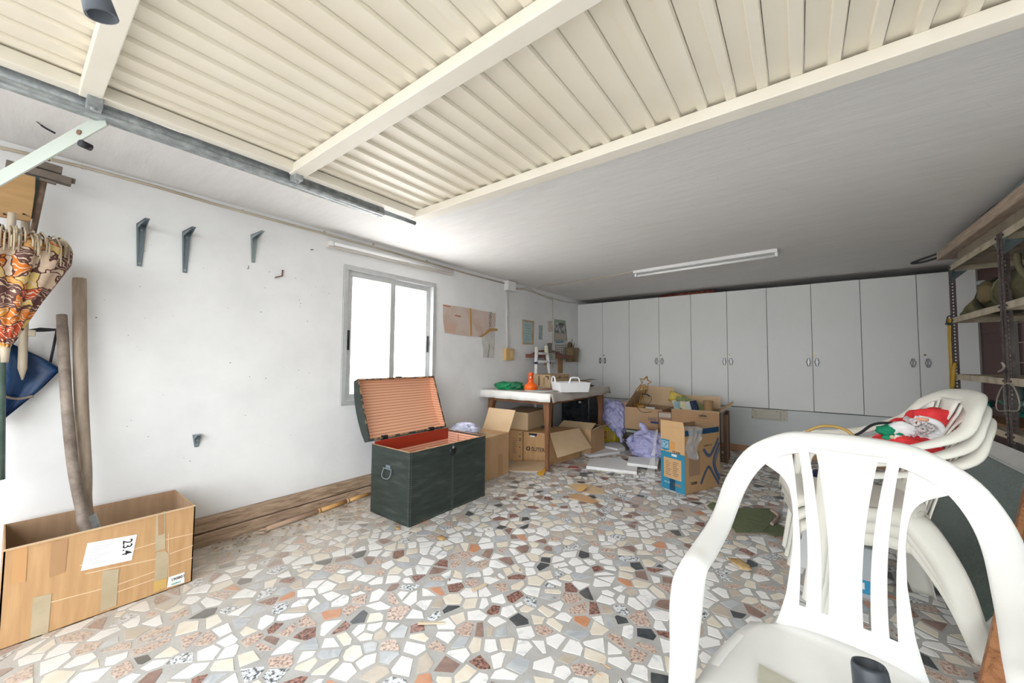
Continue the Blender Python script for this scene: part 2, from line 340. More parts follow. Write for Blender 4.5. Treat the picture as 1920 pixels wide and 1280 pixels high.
for k, (y0, y1, xo) in enumerate(((W0 + .034, ym + .03, -.018), (ym - .02, W1 - .034, -.045))):
    sf = rect_frame(MB(), y0, y1, WZ0 + .034, WZ1 - .034, .05, XL + xo - .012, XL + xo + .012).build('sash', alu, win, bevel=.002)
    MB().bb((XL + xo - .003, y0 + .045, WZ0 + .08), (XL + xo + .003, y1 - .045, WZ1 - .08)).build('pane', glass, sf)
    yl = y0 + .024 if k == 0 else y1 - .024
    MB().bb((XL + xo + .010, yl - .011, 1.19), (XL + xo + .016, yl + .011, 1.35)).bb((XL + xo + .012, yl - .006, 1.25), (XL + xo + .024, yl + .006, 1.29)).build('latch', blackp, sf, bevel=.002)

# ------------------------------------------------------------------ overhead garage door
door = thing('garage_door', 'cream ribbed metal garage door swung up flat under the ceiling', 'garage door', (-1.83, -.7, 1.98))
DX0, DX1, DY0, DY1 = -1.82, 1.28, -.68, 1.475
pt_ = .0875; k = 0; x = DX0 + .012
while x < DX1:
    a, c = DY0, DY1 - .01; fl = pt_ * .60; z0 = 2.004
    prof = [(x + .0015, z0), (x + fl, z0), (x + fl + .0035, z0 - .0115), (x + pt_ - .0045, z0 - .0115), (x + pt_ - .001, z0 + .002)]
    MB().sheet([[Vector((px, a, pz)) for px, pz in prof], [Vector((px, c, pz)) for px, pz in prof]], smooth=False).build('slat', white_met, door, solid=.0015); x += pt_
def bar(y0, y1, z0, z1, x0=DX0, x1=DX1): MB().bb((x0, y0, z0), (x1, y1, z1)).build('cross_bar', frame_cream, door, bevel=.003)
bar(1.415, 1.480, 1.95, 1.992); bar(.735, .795, 1.948, 1.990); bar(.105, .155, 1.952, 1.990); bar(-.56, -.50, 1.95, 1.990)
for x in (DX0, DX1 - .04): MB().bb((x, DY0, 1.955), (x + .04, DY1, 1.998)).build('side_rail', frame_cream, door, bevel=.003)
for y in (.765, .14): MB().bb((DX0 - .02, y - .018, 1.925), (DX0 + .035, y + .018, 1.955)).tube([(DX0 + .008, y, 1.918), (DX0 + .008, y, 1.93)], .009).build('bracket', galv, door, bevel=.002)
rail = thing('door_track', 'galvanised steel track tube along the left edge of the raised door', 'track', (-1.9, -.7, 1.95))
MB().tube([(-1.875, -.7, 1.95), (-1.875, 1.25, 1.95)], .028, 14).build('tube', galv, rail)
MB().bb((-1.905, -.7, 1.925), (-1.845, 1.25, 1.936)).build('lip', galv, rail, bevel=.002)
MB().tube([(-1.862, 1.22, 1.95), (-1.862, 1.475, 1.95)], .012, 10).build('rod', galv, rail)
p0, p1 = onz(196, 222, 1.93), onx(-30, 350, -2.3)
arm = thing('door_lever_arm', 'pale green flat lever arm slanting down from the door track', 'lever', p0)
d = (p1 - p0).normalized(); n = d.cross(Vector((0, 0, 1))).normalized(); u_ = n.cross(d)
b = MB(); b.slab([p0 - u_ * .026, p1 - u_ * .026, p1 + u_ * .026, p0 + u_ * .026], .006, n); b.build('bar', mat('arm_paint', (0.44, 0.48, 0.43), rough=0.4), arm, bevel=.001)
c = p0 + (p1 - p0) * .2; MB().tube([c - n * .004, c + n * .012], .009, 10).build('bolt', rust, arm)
c = p0 + (p1 - p0) * .22 - u_ * .035; MB().tube([c, c + n * .03], .012, 10).build('bolt', dkmet, arm)
tag(MB().tube(cr([onx(-10, 180, -2.55), onx(60, 222, -2.55), onx(82, 238, -2.55), onx(104, 250, -2.55)]), [.002] * 14 + [.004] * 11, 6).build('pull_wire', dkmet), 'thin dark wire hanging below the door track near the lever arm', 'wire')
g = thing('hanging_grip', 'dark grey plastic grip hanging in front of the ribbed door', 'grip', (-.62, .06, 1.6))
pa = onx(166, -50, -.80); pb = onx(191, 31, -.80); dd = (pb - pa).normalized(); 
Rg = dd.to_track_quat('Z', 'Y').to_matrix(); ln = (pb - pa).length
MB().lathe([(.0, 0), (.014, 0), (.0185, ln), (.016, ln), (.012, ln * .6), (0, ln * .6)], pa, 18, Rg).build('sleeve', mat('grip_grey', (0.12, 0.135, 0.16), rough=0.45), g)
MB().tube([(pa - dd * .9), pa], .006, 8).build('cord', dkmet, g)

# ------------------------------------------------------------------ wall cabinets
edges = [-2.903, -2.469, -2.043, -1.608, -1.183, -.748, -.315, .118, .545, .979, 1.412]
pos = ['leftmost', 'second from the left', 'middle', 'second from the right', 'rightmost']
wh = ['in the corner behind the table', 'above the box with the gold star', 'above the paper rolls', 'above the wooden wall panel', 'behind the steel shelving']
for k in range(5):
    xa, xm, xb = edges[2 * k], edges[2 * k + 1], edges[2 * k + 2]
    cb = thing('wall_cabinet', 'grey two-door cabinet, %s of five, %s' % (pos[k], wh[k]), 'cabinet', (xa, YB, .553), 'cabinets along the back wall')
    MB().bb((xa + .001, YB + .02, .553), (xb - .001, YB + .46, 2.035)).build('body', dark_void, cb)
    for s, (x0, x1) in enumerate(((xa, xm), (xm, xb))):
        dz = random.uniform(-.002, .002)
        dr = MB().bb((x0 + .0025, YB, .555 + dz), (x1 - .0025, YB + .018, 2.037 + dz)).build('door', cabm, cb, bevel=.0015)
        xh = x1 - .038 if s == 0 else x0 + .038; xh += (0.0 if k < 4 else (-.01 if s == 0 else .02))
        # chrome pull: cross-shaped plate outline with a raised grip
        prof = [(-.010, -.042), (.010, -.042), (.012, -.018), (.020, -.012), (.020, .012), (.012, .018), (.010, .042), (-.010, .042), (-.012, .018), (-.020, .012), (-.020, -.012), (-.012, -.018)]
        MB().tube([Vector((xh + px, YB - .008, 1.122 + pz)) for px, pz in prof] + [Vector((xh - .010, YB - .008, 1.08))], .0035, 6).bb((xh - .004, YB - .006, 1.078), (xh + .004, YB, 1.166)).build('handle', chrome, dr)
        if s: MB().tube([(xh - .018, YB - .004, 1.205), (xh - .018, YB, 1.205)], .010, 12).tube([(xh - .018, YB - .006, 1.205), (xh - .018, YB - .003, 1.205)], .004, 6, 1).build('keyhole', [mat('brass', (0.35, 0.25, 0.12), rough=.35, metal=.8), ink], dr)
rg = thing('rolled_rug', 'dark red patterned rug rolled up on top of the cabinets', 'rug', (-1.6, YB + .1, 2.037))
rugm = mat('rug_red', [(0.06, 0.01, 0.01), (0.22, 0.04, 0.03), (0.30, 0.17, 0.11)], scale=35, rough=0.9)
MB().tube([(-1.60, YB + .11, 2.063), (-.90, YB + .07, 2.063)], .026, 12, flat=1.0).build('roll', rugm, rg)
MB().tube([(-1.50, YB + .06, 2.047), (-.95, YB + .05, 2.048)], .009, 8).build('fringe_edge', mat('fringe', (0.30, 0.19, 0.13), rough=.9), rg)
wp = thing('wall_panel', 'small cream wooden board screwed to the wall under the cabinets', 'board', (-.49, YB + .01, .42))
woodcream = mat('cream_wood', [(0.52, 0.49, 0.41), (0.62, 0.59, 0.51)], scale=10, rough=.6, stretch=(1, 1, 8))
MB().bb((-.50, YB, .415), (-.135, YB + .012, .545)).build('backing', woodcream, wp, bevel=.002)
fb = MB().bb((-.452, YB - .022, .428), (-.20, YB, .536)).build('front_board', woodcream, wp, bevel=.003)
for x, z in ((-.485, .435), (-.485, .53), (-.165, .44), (-.165, .53), (-.235, .525)): MB().tube([(x, YB - (.024 if x == -.235 else .003), z), (x, YB, z)], .005, 8).build('screw', dkmet, wp)

# ------------------------------------------------------------------ lights and wiring
def batten(name, label, a, b_, up, w=.055, hgt=.045):
    a, b_ = Vector(a), Vector(b_); d = (b_ - a).normalized(); up = Vector(up); sd = d.cross(up)
    t = thing(name, label, 'light', a); R = Matrix((d, sd, up)).transposed(); L_ = (b_ - a).length
    MB().box((a + b_) / 2 + up * hgt * .35, (L_, w, hgt * .7), R).build('housing', mat('lamp_housing', [(0.68, 0.62, 0.55), (0.80, 0.77, 0.72)], scale=3, rough=.4) if up.z == 0 else whitep, t, bevel=.004)
    MB().tube([a + d * .03 + up * hgt * 1.2, b_ - d * .03 + up * hgt * 1.2], .013, 12).build('tube', mat('lamp_tube', (0.86, 0.86, 0.86), rough=.15), t)
    for e, s in ((a, 1), (b_, -1)): MB().box(e + d * s * .014 + up * hgt * .85, (.024, .036, hgt * 1.1), R).build('end_cap', whitep, t, bevel=.003)
batten('ceiling_light', 'white fluorescent batten on the grey ceiling before the cabinets', (-1.435, 4.15, ZC), (-.13, 4.04, ZC), (0, 0, -1), .10)
batten('wall_light', 'cream fluorescent batten high on the white wall above the window', (XL, 1.46, 2.005), (XL, 2.79, 2.025), (1, 0, 0))
cabl = mat('cable', [(0.46, 0.38, 0.28), (0.62, 0.55, 0.45)], scale=5, rough=.5)
wx = XL + .006
def wallpath(uvs, x=wx): return [onx(u, v, x) for u, v in uvs]
c1 = tag(MB().tube(wallpath([(-20, 272), (60, 290), (160, 314), (300, 352), (400, 382), (500, 409), (600, 436), (700, 463), (800, 491), (880, 514), (950, 532)]), .008, 6).build('cable_run', cabl), 'beige cable clipped along the top of the white wall', 'cable', None)
b = MB()
for u, v in ((155, 313), (455, 396), (608, 435), (700, 458), (800, 489)): p = onx(u, v, wx); b.box(p, (.012, .012, .018))
b.build('clip', cabl, c1)
c2 = tag(MB().tube(wallpath([(962, 540), (985, 543), (1008, 550), (1040, 560), (1062, 566), (1080, 568)]), .005, 6).tube(wallpath([(962, 543), (990, 539), (1010, 552), (1036, 562)], XL + .016), .004, 6).build('cable_run', cabl), 'twisted beige cables from junction box to the cabinet corner', 'cable')
tag(MB().tube([onx(962, 538, XL + .02)] + [onz(u, v, ZC - .006) for u, v in ((1000, 545), (1020, 536), (1050, 532), (1100, 524), (1150, 517), (1190, 508))], .005, 6).build('cable_run', cabl), 'cable crossing the ceiling to the white batten light', 'cable')
jb = thing('junction_box', 'white square junction box on the wall under the ceiling', 'junction box', onx(954, 536, XL))
c = onx(953, 537, XL); MB().bb(c + Vector((0, -.085, -.06)), c + Vector((.065, .085, .06))).build('box', whitep, jb, bevel=.004)
for dy, dz in ((-.045, -.03), (-.045, .03)): MB().tube([c + Vector((.03, dy, dz)), c + Vector((.05, dy, dz))], .008, 8).build('gland', galv, jb)
ct = tag(MB().tube(wallpath([(950, 546), (950, 580), (951, 620), (950, 656)], XL + .012), .014, 8).build('conduit', mat('conduit_white', (0.68, 0.67, 0.65), rough=.5)), 'white conduit dropping from the junction box to the switch', 'conduit')
tag(MB().tube(wallpath([(952, 548), (953, 575), (951, 600), (953, 640), (951, 657)], XL + .028), .004, 6).build('cable_run', cabl), 'loose thin cable running beside the white conduit', 'cable')
ob = thing('wall_switch', 'yellowed plastic switch box on the wall left of the table corner', 'switch', onx(951, 664, XL))
c = onx(951, 664, XL); MB().bb(c + Vector((0, -.085, -.075)), c + Vector((.05, .085, .07))).build('box', mat('yellowed', (0.68, 0.45, 0.20), rough=.45), ob, bevel=.005)
MB().bb(c + Vector((.05, .01, -.04)), c + Vector((.056, .055, .04))).build('rocker', mat('yellowed2', (0.75, 0.55, 0.28), rough=.4), ob, bevel=.002)
tag(MB().tube(wallpath([(1036, 556), (1037, 600), (1036, 640), (1036, 690)]), .0035, 6).build('hanging_cable', cabl), 'thin cable hanging down the wall beside the calendar', 'cable')

# ------------------------------------------------------------------ shelf brackets on the left wall
def bracket(y, zt, zb, out, label, grp, mm=bracket_m):
    t = thing('shelf_bracket', label, 'bracket', (XL, y, zt), grp); h_ = zt - zb
    b = MB()                                        # vertical leg, tapering and ribbed
    b.slab([(XL + .004, y - .021, zt), (XL + .004, y + .021, zt), (XL + .004, y + .010, zb), (XL + .004, y - .010, zb)], .004, (1, 0, 0))
    b.slab([(XL + .006, y - .018, zt), (XL + .022, y - .018, zt - .01), (XL + .008, y - .008, zb + .01)], .004, (0, 1, 0))
    b.slab([(XL + .006, y + .014, zt), (XL + .022, y + .014, zt - .01), (XL + .008, y + .005, zb + .01)], .004, (0, 1, 0))
    b.build('wall_leg', mm, t, bevel=.001)
    b = MB(); e = XL + out
    b.slab([(XL, y - .021, zt), (XL, y + .021, zt), (e, y + .010, zt + out * .02), (e, y - .010, zt + out * .02)], .004, (0, 0, 1))
    b.slab([(XL + .006, y - .018, zt), (e - .01, y - .008, zt), (XL + .02, y - .018, zt - .024)], .004, (0, 1, 0)).slab([(XL + .006, y + .014, zt), (e - .01, y + .005, zt), (XL + .02, y + .014, zt - .024)], .004, (0, 1, 0))
    b.build('arm', mm, t, bevel=.001)
    for z in (zt - .03, zb + .015): MB().tube([(XL + .004, y, z), (XL + .013, y, z)], .006, 8).build('screw', galv, t)
bracket(.425, 1.85, 1.62, .155, 'grey metal shelf bracket on bare wall, leftmost of three', 'brackets on the left wall')
bracket(.62, 1.86, 1.62, .155, 'grey metal shelf bracket on bare wall, middle of three', 'brackets on the left wall')
bracket(.97, 1.935, 1.755, .155, 'grey metal shelf bracket on bare wall, rightmost of three', 'brackets on the left wall', mat('bracket_pale', (0.27, 0.32, 0.32), rough=.4))
bracket(.715, .655, .585, .05, 'small rusty-topped bracket low on the wall above the timber', 'brackets on the left wall')
tag(MB().tube([onx(516, 520, XL + .02), onx(529, 517, XL + .015), onx(530, 506, XL + .015)], .005, 6).build('wall_hook', rust), 'rusty L-shaped hook on the wall below the brackets', 'hook')
tag(MB().tube([onx(466, 498, XL + .01), onx(466, 504, XL + .02), onx(463, 503, XL + .02)], .002, 5).build('nail_hook', rust), 'tiny bent nail below the rightmost bracket', 'nail')
tag(MB().tube([onx(583, 468, XL), onx(587, 468, XL + .02)], .004, 5).build('wall_plug', rust), 'dark metal stub in the wall left of the batten light', 'stub')

# ------------------------------------------------------------------ things on the wall by the table
def wslab(name, uvs, m, parent, x=XL + .003, t=.004, **k): return MB().slab([onx(u, v, x) for u, v in uvs], t, (1, 0, 0)).build(name, m, parent, **k)
pc = thing('wall_cardboard', 'torn pale pink cardboard sheet pinned up right of the window', 'cardboard', onx(880, 600, XL))
pink = mat('pink_card', [(0.56, 0.41, 0.33), (0.64, 0.53, 0.47)], scale=4, rough=.8, contrast=(.35, .55))
wslab('sheet', [(830, 570), (855, 574), (880, 578), (905, 583), (928, 587), (929, 600), (928, 613), (922, 616), (916, 618), (908, 625), (902, 631), (880, 630), (850, 626), (834, 624), (831, 600)], pink, pc)
wslab('strap', [(880.5, 578), (883, 578), (885, 629), (882, 629)], mat('strap_yellow', (0.55, 0.30, 0.08), rough=.6), pc, XL + .008, .002)
wslab('torn_edge', [(908, 625), (918, 615), (932, 616), (934, 620), (920, 621), (903, 632), (897, 631)], mat('torn_brown', (0.50, 0.30, 0.12), rough=.8), pc, XL + .008, .002)
wslab('label', [(832, 571.5), (845, 574), (845, 576), (832, 573.5)], mat('print_red', (0.48, 0.17, 0.1), rough=.7), pc, XL + .008, .001)
wslab('label', [(853, 590), (864, 592), (864, 594.5), (853, 592.5)], MATS['print_red'], pc, XL + .008, .001)
wslab('label', [(834, 608), (854, 609), (854, 624), (836, 623)], mat('print_pale', (0.62, 0.42, 0.32), rough=.7), pc, XL + .0075, .001)
text('lettering', 'VSVSN', .062, onx(921.5, 613.5, XL + .009), (0, 0, 1), (0, -1, 0), mat('ink_grey', (0.16, 0.16, 0.18), rough=.7), pc)
tp = thing('torn_paper', 'torn white paper hanging below the pink cardboard', 'paper', onx(916, 645, XL))
wslab('sheet', [(907, 621), (927, 621), (927, 650), (926, 671), (905, 670), (906, 655), (903, 640)], mat('crumpled_paper', [(0.56, 0.54, 0.50), (0.66, 0.65, 0.62)], scale=12, rough=.8, bump=.5, bscale=14), tp, XL + .003, .004)
MB().tube(wallpath([(915, 670), (916, 660), (918, 652), (917, 645)], XL + .008), .0025, 5).build('tear', ink, tp)
fr = thing('framed_certificate', 'small wood-framed pale blue certificate on the wall', 'picture', onx(990, 622, XL))
wslab('backing', [(979, 599), (1000.5, 602), (999, 646), (978, 645)], mat('frame_wood', [(0.42, 0.31, 0.19), (0.56, 0.43, 0.28)], scale=9, rough=.5), fr, XL + .001, .014, bevel=.002)
wslab('paper', [(981.5, 602.5), (998, 605), (996.5, 643), (980.5, 642)], mat('paper_blue', [(0.35, 0.50, 0.53), (0.47, 0.58, 0.58)], scale=6, rough=.6), fr, XL + .015, .001)
for k in range(6): wslab('text_line', [(984, 609 + k * 5), (994, 610.3 + k * 5), (994, 611 + k * 5), (984, 609.7 + k * 5)], mat('ink_teal', (0.16, 0.30, 0.36), rough=.7), fr, XL + .0165, .0005)
nt_ = thing('paper_note', 'narrow grey printed note between certificate and calendar', 'note', onx(1014, 623, XL))
wslab('sheet', [(1010.5, 609), (1017.5, 610), (1017, 637), (1009.5, 636)], mat('paper_grey', [(0.28, 0.34, 0.33), (0.50, 0.54, 0.52)], scale=40, rough=.8), nt_, XL + .002, .002)
rp = thing('torn_note', 'ragged pinned scrap of white paper left of the calendar', 'note', onx(1031, 612, XL))
wslab('sheet', [(1026, 602), (1035, 601), (1036, 621), (1031, 623), (1027, 620), (1028, 612)], mat('paper_scrap', [(0.52, 0.42, 0.36), (0.68, 0.64, 0.59)], scale=30, rough=.8), rp, XL + .002, .002)
cl = thing('wall_calendar', 'green wall calendar with a road photograph and date pad', 'calendar', onx(1051, 620, XL))
wslab('board', [(1039, 598), (1060, 601), (1063.5, 638), (1038.5, 642)], mat('calendar_green', (0.33, 0.38, 0.28), rough=.6), cl, XL + .002, .004)
wslab('photograph', [(1041, 604), (1060, 606), (1061, 624), (1040, 623)], mat('photo', [(0.05, 0.05, 0.05), (0.22, 0.22, 0.21), (0.55, 0.55, 0.55)], scale=14, rough=.4, contrast=(.35, .62)), cl, XL + .007, .001)
wslab('caption', [(1041, 625), (1061, 626), (1061.5, 636), (1040.5, 636)], mat('caption', (0.52, 0.44, 0.38), rough=.7), cl, XL + .007, .001)
wslab('date_pad', [(1038.5, 640), (1063, 638), (1063, 667), (1039, 665)], mat('pad_paper', (0.60, 0.59, 0.57), rough=.7), cl, XL + .006, .006)
wslab('header', [(1042, 640), (1057, 639), (1057, 642), (1042, 643)], mat('print_blue', (0.12, 0.28, 0.42), rough=.7), cl, XL + .0125, .001)
b = MB()
for r in range(5):
    for q in range(6): u, v = 1041.5 + q * 3.6, 646.3 + r * 4 ; b.slab([onx(u, v, XL + .0125), onx(u + 1.7, v, XL + .0125), onx(u + 1.7, v + 2, XL + .0125), onx(u, v + 2, XL + .0125)], .0005, (1, 0, 0))
b.build('dates', inkb, cl)
ph = thing('pen_holder', 'woven brown wall pocket holding dark tools beside the cabinets', 'holder', onx(1072, 660, XL))
wick = mat('wicker', [(0.16, 0.12, 0.06), (0.34, 0.26, 0.14)], scale=60, rough=.8, bump=.4, bscale=80)
wslab('back_plate', [(1063, 645), (1068, 640), (1073, 645), (1073, 656), (1064, 656)], wick, ph, XL + .002, .008)
cen = onx(1070, 665, XL + .045)
for dy in (-.07, .07): MB().lathe([(0, -.11), (.055, -.11), (.075, .11), (.068, .11), (.05, -.1), (0, -.1)], cen + Vector((0.02, dy * 1.1, 0)), 14).build('pocket', wick, ph)
for a, c in (((1070, 657), (1073, 635)), ((1073, 657), (1077, 643)), ((1068, 656), (1069, 648))):
    MB().tube([onx(*a, XL + .05), onx(*c, XL + .03)], [.008, .004], 6).build('tool', blackp if a[0] != 1068 else oak, ph)
sh = thing('key_shelf', 'small red-brown wall shelf with a curled top behind the ladder', 'shelf', onx(1010, 672, XL))
redw = mat('red_wood', [(0.16, 0.05, 0.035), (0.27, 0.10, 0.07)], scale=10, rough=.45)
MB().bb((XL, 4.15, 1.155), (XL + .14, 5.25, 1.20)).build('board', redw, sh, bevel=.005)
MB().slab([(XL + .01, 4.25, 1.2), (XL + .01, 5.1, 1.2), (XL + .01, 4.95, 1.25), (XL + .01, 4.65, 1.275), (XL + .01, 4.4, 1.25)], .03, (1, 0, 0)).build('crest', redw, sh, bevel=.004)
MB().bb((XL, 5.0, .93), (XL + .03, 5.1, 1.155)).build('peg', mat('peg_wood', (0.40, 0.23, 0.10), rough=.5), sh)
MB().bb((XL, 4.62, 1.05), (XL + .03, 4.70, 1.155)).build('peg', MATS['peg_wood'], sh)
for k, (uvs, nm, cols, lb) in enumerate((([(1026, 643), (1035, 642.5), (1034, 660), (1027, 660)], 'postcard_blue', [(0.05, 0.08, 0.13), (0.28, 0.20, 0.15), (0.10, 0.18, 0.30)], 'dark blue postcard standing on the small red-brown shelf'),
        ([(1028, 662), (1041, 660), (1041, 677), (1026, 677)], 'postcard_green', [(0.06, 0.12, 0.04), (0.5, 0.48, 0.45), (0.16, 0.16, 0.08)], 'green and white card in front of the small shelf'))):
    tag(wslab('postcard', uvs, mat(nm, cols, scale=16, rough=.5), None, XL + .15, .003), lb, 'card')
lad = thing('step_ladder', 'white step ladder top standing between table box and wall', 'ladder', (-2.72, 4.75, 0))
lw = mat('ladder_white', (0.78, 0.78, 0.80), rough=.35)
lx = -2.70
la, lb_ = onx(1006, 650, lx), onx(1004.5, 700, lx); lc, ld = onx(1024, 648, lx), onx(1030, 700, lx)
for p, q in ((la, lb_), (lc, ld)):
    q2 = p + (q - p) * (p.z / (p.z - q.z)); q2 = Vector((q2.x, p.y + (q.y - p.y) * 1.2, 0.0)) if False else Vector((q.x, q.y, 0)); MB().tube([p, q, q2], .022, 8).build('rail', lw, lad)
    MB().tube([p, p + Vector((0, 0, -.12))], .024, 8).build('grip', mat('ladder_cream', (0.75, 0.70, 0.55), rough=.4), lad)
ra = onx(1005.5, 662, lx); rb = onx(1036, 663, lx); MB().tube([ra, onx(1026, 663, lx)], .017, 8).build('rung', lw, lad)
MB().tube([onx(1004, 678, lx), onx(1041, 678, lx)], .02, 8).build('rung', lw, lad)
MB().tube([onx(1004.5, 678, lx), onx(1004.5, 682, lx)], .027, 8).build('joint', mat('joint_navy', (0.05, 0.06, 0.12), rough=.4), lad)
MB().tube([onx(1029, 678, lx), onx(1029, 682, lx)], .027, 8).build('joint', MATS['joint_navy'], lad)

# ------------------------------------------------------------------ table with oilcloth
tb_ = thing('wooden_table', 'brown wooden table with curved legs in the far left corner', 'table', (-2.44, 4.0, 0))
TX0, TX1, TY0, TY1 = -2.865, -2.01, 3.30, 4.70
def sqleg(b, path, ws):
    rows = []
    for p, w_ in zip(path, ws): rows.append([p + Vector((sx * w_ / 2, sy * w_ / 2, 0)) for sx, sy in ((-1, -1), (1, -1), (1, 1), (-1, 1), (-1, -1))])
    b.sheet(rows, smooth=False); b.add(rows[0][:4], [(3, 2, 1, 0)]); b.add(rows[-1][:4], [(0, 1, 2, 3)]); return b
MB().bb((TX0 - .01, TY0 - .01, .755), (TX1 + .01, TY1 + .01, .782)).build('table_top', oak, tb_, bevel=.006)
b = MB(); b.bb((TX0 + .05, TY0 + .045, .665), (TX1 - .05, TY0 + .067, .755)).bb((TX0 + .05, TY1 - .067, .665), (TX1 - .05, TY1 - .045, .755)).bb((TX0 + .045, TY0 + .05, .665), (TX0 + .067, TY1 - .05, .755)).bb((TX1 - .067, TY0 + .05, .665), (TX1 - .045, TY1 - .05, .755)); b.build('apron', oak, tb_)
for sx, sy in ((0, 0), (1, 0), (0, 1), (1, 1)):
    bx, by = (TX1 - .06 if sx else TX0 + .06), (TY1 - .06 if sy else TY0 + .06); ox, oy = (1 if sx else -1), (1 if sy else -1)
    prof = [(0, .755, .07), (0, .66, .07), (.006, .60, .062), (.008, .5, .052), (.0, .35, .044), (-.008, .2, .038), (-.006, .08, .034), (.004, 0, .038)]
    sqleg(MB(), [Vector((bx + ox * o, by + oy * o, z)) for o, z, _ in prof], [q[2] for q in prof]).build('leg', oak, tb_, bevel=.004)
cloth = thing('oilcloth', 'white patterned oilcloth with folded edges covering the brown table', 'tablecloth', (-2.44, 4.0, .784))
clothm = mat('oilcloth', [(0.70, 0.655, 0.60), (0.62, 0.50, 0.42), (0.77, 0.745, 0.71)], scale=7, rough=.5, contrast=(.42, .58))
clothg = mat('oilcloth_back', [(0.42, 0.37, 0.33), (0.62, 0.58, 0.54)], scale=22, rough=.6, wave='Y', dist=2)
x0, x1, y0, y1 = TX0 - .02, TX1 + .02, TY0 - .02, TY1 + .03
def skirt(a, c, out, drop, n=26, seed=0):
    rows = []
    for i in range(n + 1):
        t = i / n; p = a + (c - a) * t; wv = .006 * math.sin(t * 23 + seed) + .004 * math.sin(t * 51)
        rows.append([p, p + out * (.008 + wv * .3) + Vector((0, 0, -.006)), p + out * (.018 + wv) + Vector((0, 0, -drop * .5)), p + out * (.026 + 1.6 * wv) + Vector((0, 0, -drop * (1 + 1.5 * wv)))])
    return rows
zt = .787
MB().bb((x0, y0, zt - .003), (x1, y1, zt)).build('top', clothm, cloth)
MB().sheet(skirt(Vector((x0 - .03, y0, zt)), Vector((x1 + .01, y0, zt)), Vector((0, -1, 0)), .084)).build('front_fold', mat('oilcloth_front', [(0.80, 0.79, 0.76), (0.84, 0.83, 0.81), (0.74, 0.45, 0.33)], scale=6, rough=.45, contrast=(.5, .78)), cloth, solid=.002)
MB().sheet(skirt(Vector((x1, y0 - .01, zt)), Vector((x1, y1, zt)), Vector((1, 0, 0)), .086, 30, 2)).build('side_fold', clothg, cloth, solid=.002)
MB().sheet(skirt(Vector((x1, y1, zt)), Vector((x0, y1, zt)), Vector((0, 1, 0)), .05)).build('back_fold', clothm, cloth, solid=.002)

# ------------------------------------------------------------------ cartons
def carton(name, label, A, B, D, h, z0=0, m=card, mi=cardd, open_=False, flaps=(), cat='box', group=None, tapes=True, t=.005):
    A, B, D = Vector((*A, z0)), Vector((*B, z0)), Vector((*D, 0)); up = Vector((0, 0, h)); c = [A, B, B + D, A + D]
    T = thing(name, label, cat, A, group); cen = (A + B + c[2] + c[3]) / 4
    if open_:
        b = MB()
        for k in range(4):
            p, q = c[k], c[(k + 1) % 4]; n = (cen - (p + q) / 2); n.z = 0; e = (q - p).normalized(); n = (n - e * n.dot(e)).normalized()
            b.slab([p, q, q + up, p + up], t * .5, n, 0)
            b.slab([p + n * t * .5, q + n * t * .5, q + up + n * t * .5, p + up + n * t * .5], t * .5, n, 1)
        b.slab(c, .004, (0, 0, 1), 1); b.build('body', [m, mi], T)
    else:
        MB().slab(c, h, (0, 0, 1)).build('body', m, T, bevel=.004)
        if tapes:
            mA, mB = (A + B) / 2, (c[2] + c[3]) / 2; e = (B - A).normalized() * .024; u = up + Vector((0, 0, .0005)); out = -D.normalized() * .001
            b = MB(); b.slab([mA - e + u, mA + e + u, mB + e + u, mB - e + u], .0008, (0, 0, 1)); b.slab([mA - e + up * .78 + out * .6, mA + e + up * .78 + out * .6, mA + e + u + out * .6, mA - e + u + out * .6], .0008, out); b.build('tape', tape, T)
            b = MB(); e2 = (B - A).normalized() * .0015; b.slab([mA - e2 + u * 1.001, mA + e2 + u * 1.001, mB + e2 + u * 1.001, mB - e2 + u * 1.001], .0016, (0, 0, 1)); b.build('flap_seam', cardd, T)
    for k, ln, ang, sk in flaps:
        p, q = c[k], c[(k + 1) % 4]; n = ((p + q) / 2 - cen); e = (q - p).normalized(); n = (n - e * n.dot(e)).normalized()
        d = Vector((0, 0, math.cos(math.radians(ang)))) + n * math.sin(math.radians(ang)); nn = e.cross(d)
        p2, q2 = p + up + d * .002, q + up + d * .002
        MB().slab([p2, q2, q2 + d * ln + e * sk, p2 + d * ln + e * sk], .004, nn).build('flap', cardl, T)
    return T, c

# tall carton beside the trunk
T, c = carton('cardboard_box', 'tall cardboard box with a raised flap between trunk and table', (-2.69, 2.63), (-2.335, 2.63), (0, .43), .40, 0, card, open_=False, tapes=False)
MB().slab([onx(935, 851, -2.331), onx(943, 850, -2.331), onx(943, 890, -2.331), onx(935, 892, -2.331)], .001, (1, 0, 0)).build('tape', taped, T)
MB().slab([(-2.69, 2.83, .401), (-2.335, 2.83, .401), (-2.335, 2.88, .401), (-2.69, 2.88, .401)], .001, (0, 0, 1)).build('tape', tape, T)
f0, f1 = Vector((-2.335, 3.055, .40)), Vector((-2.68, 3.055, .40)); MB().slab([f0, f1, f1 + Vector((.06, .03, .22)), f0 + Vector((.06, .03, .22))], .004, (0, 1, 0)).build('flap', cardl, T)
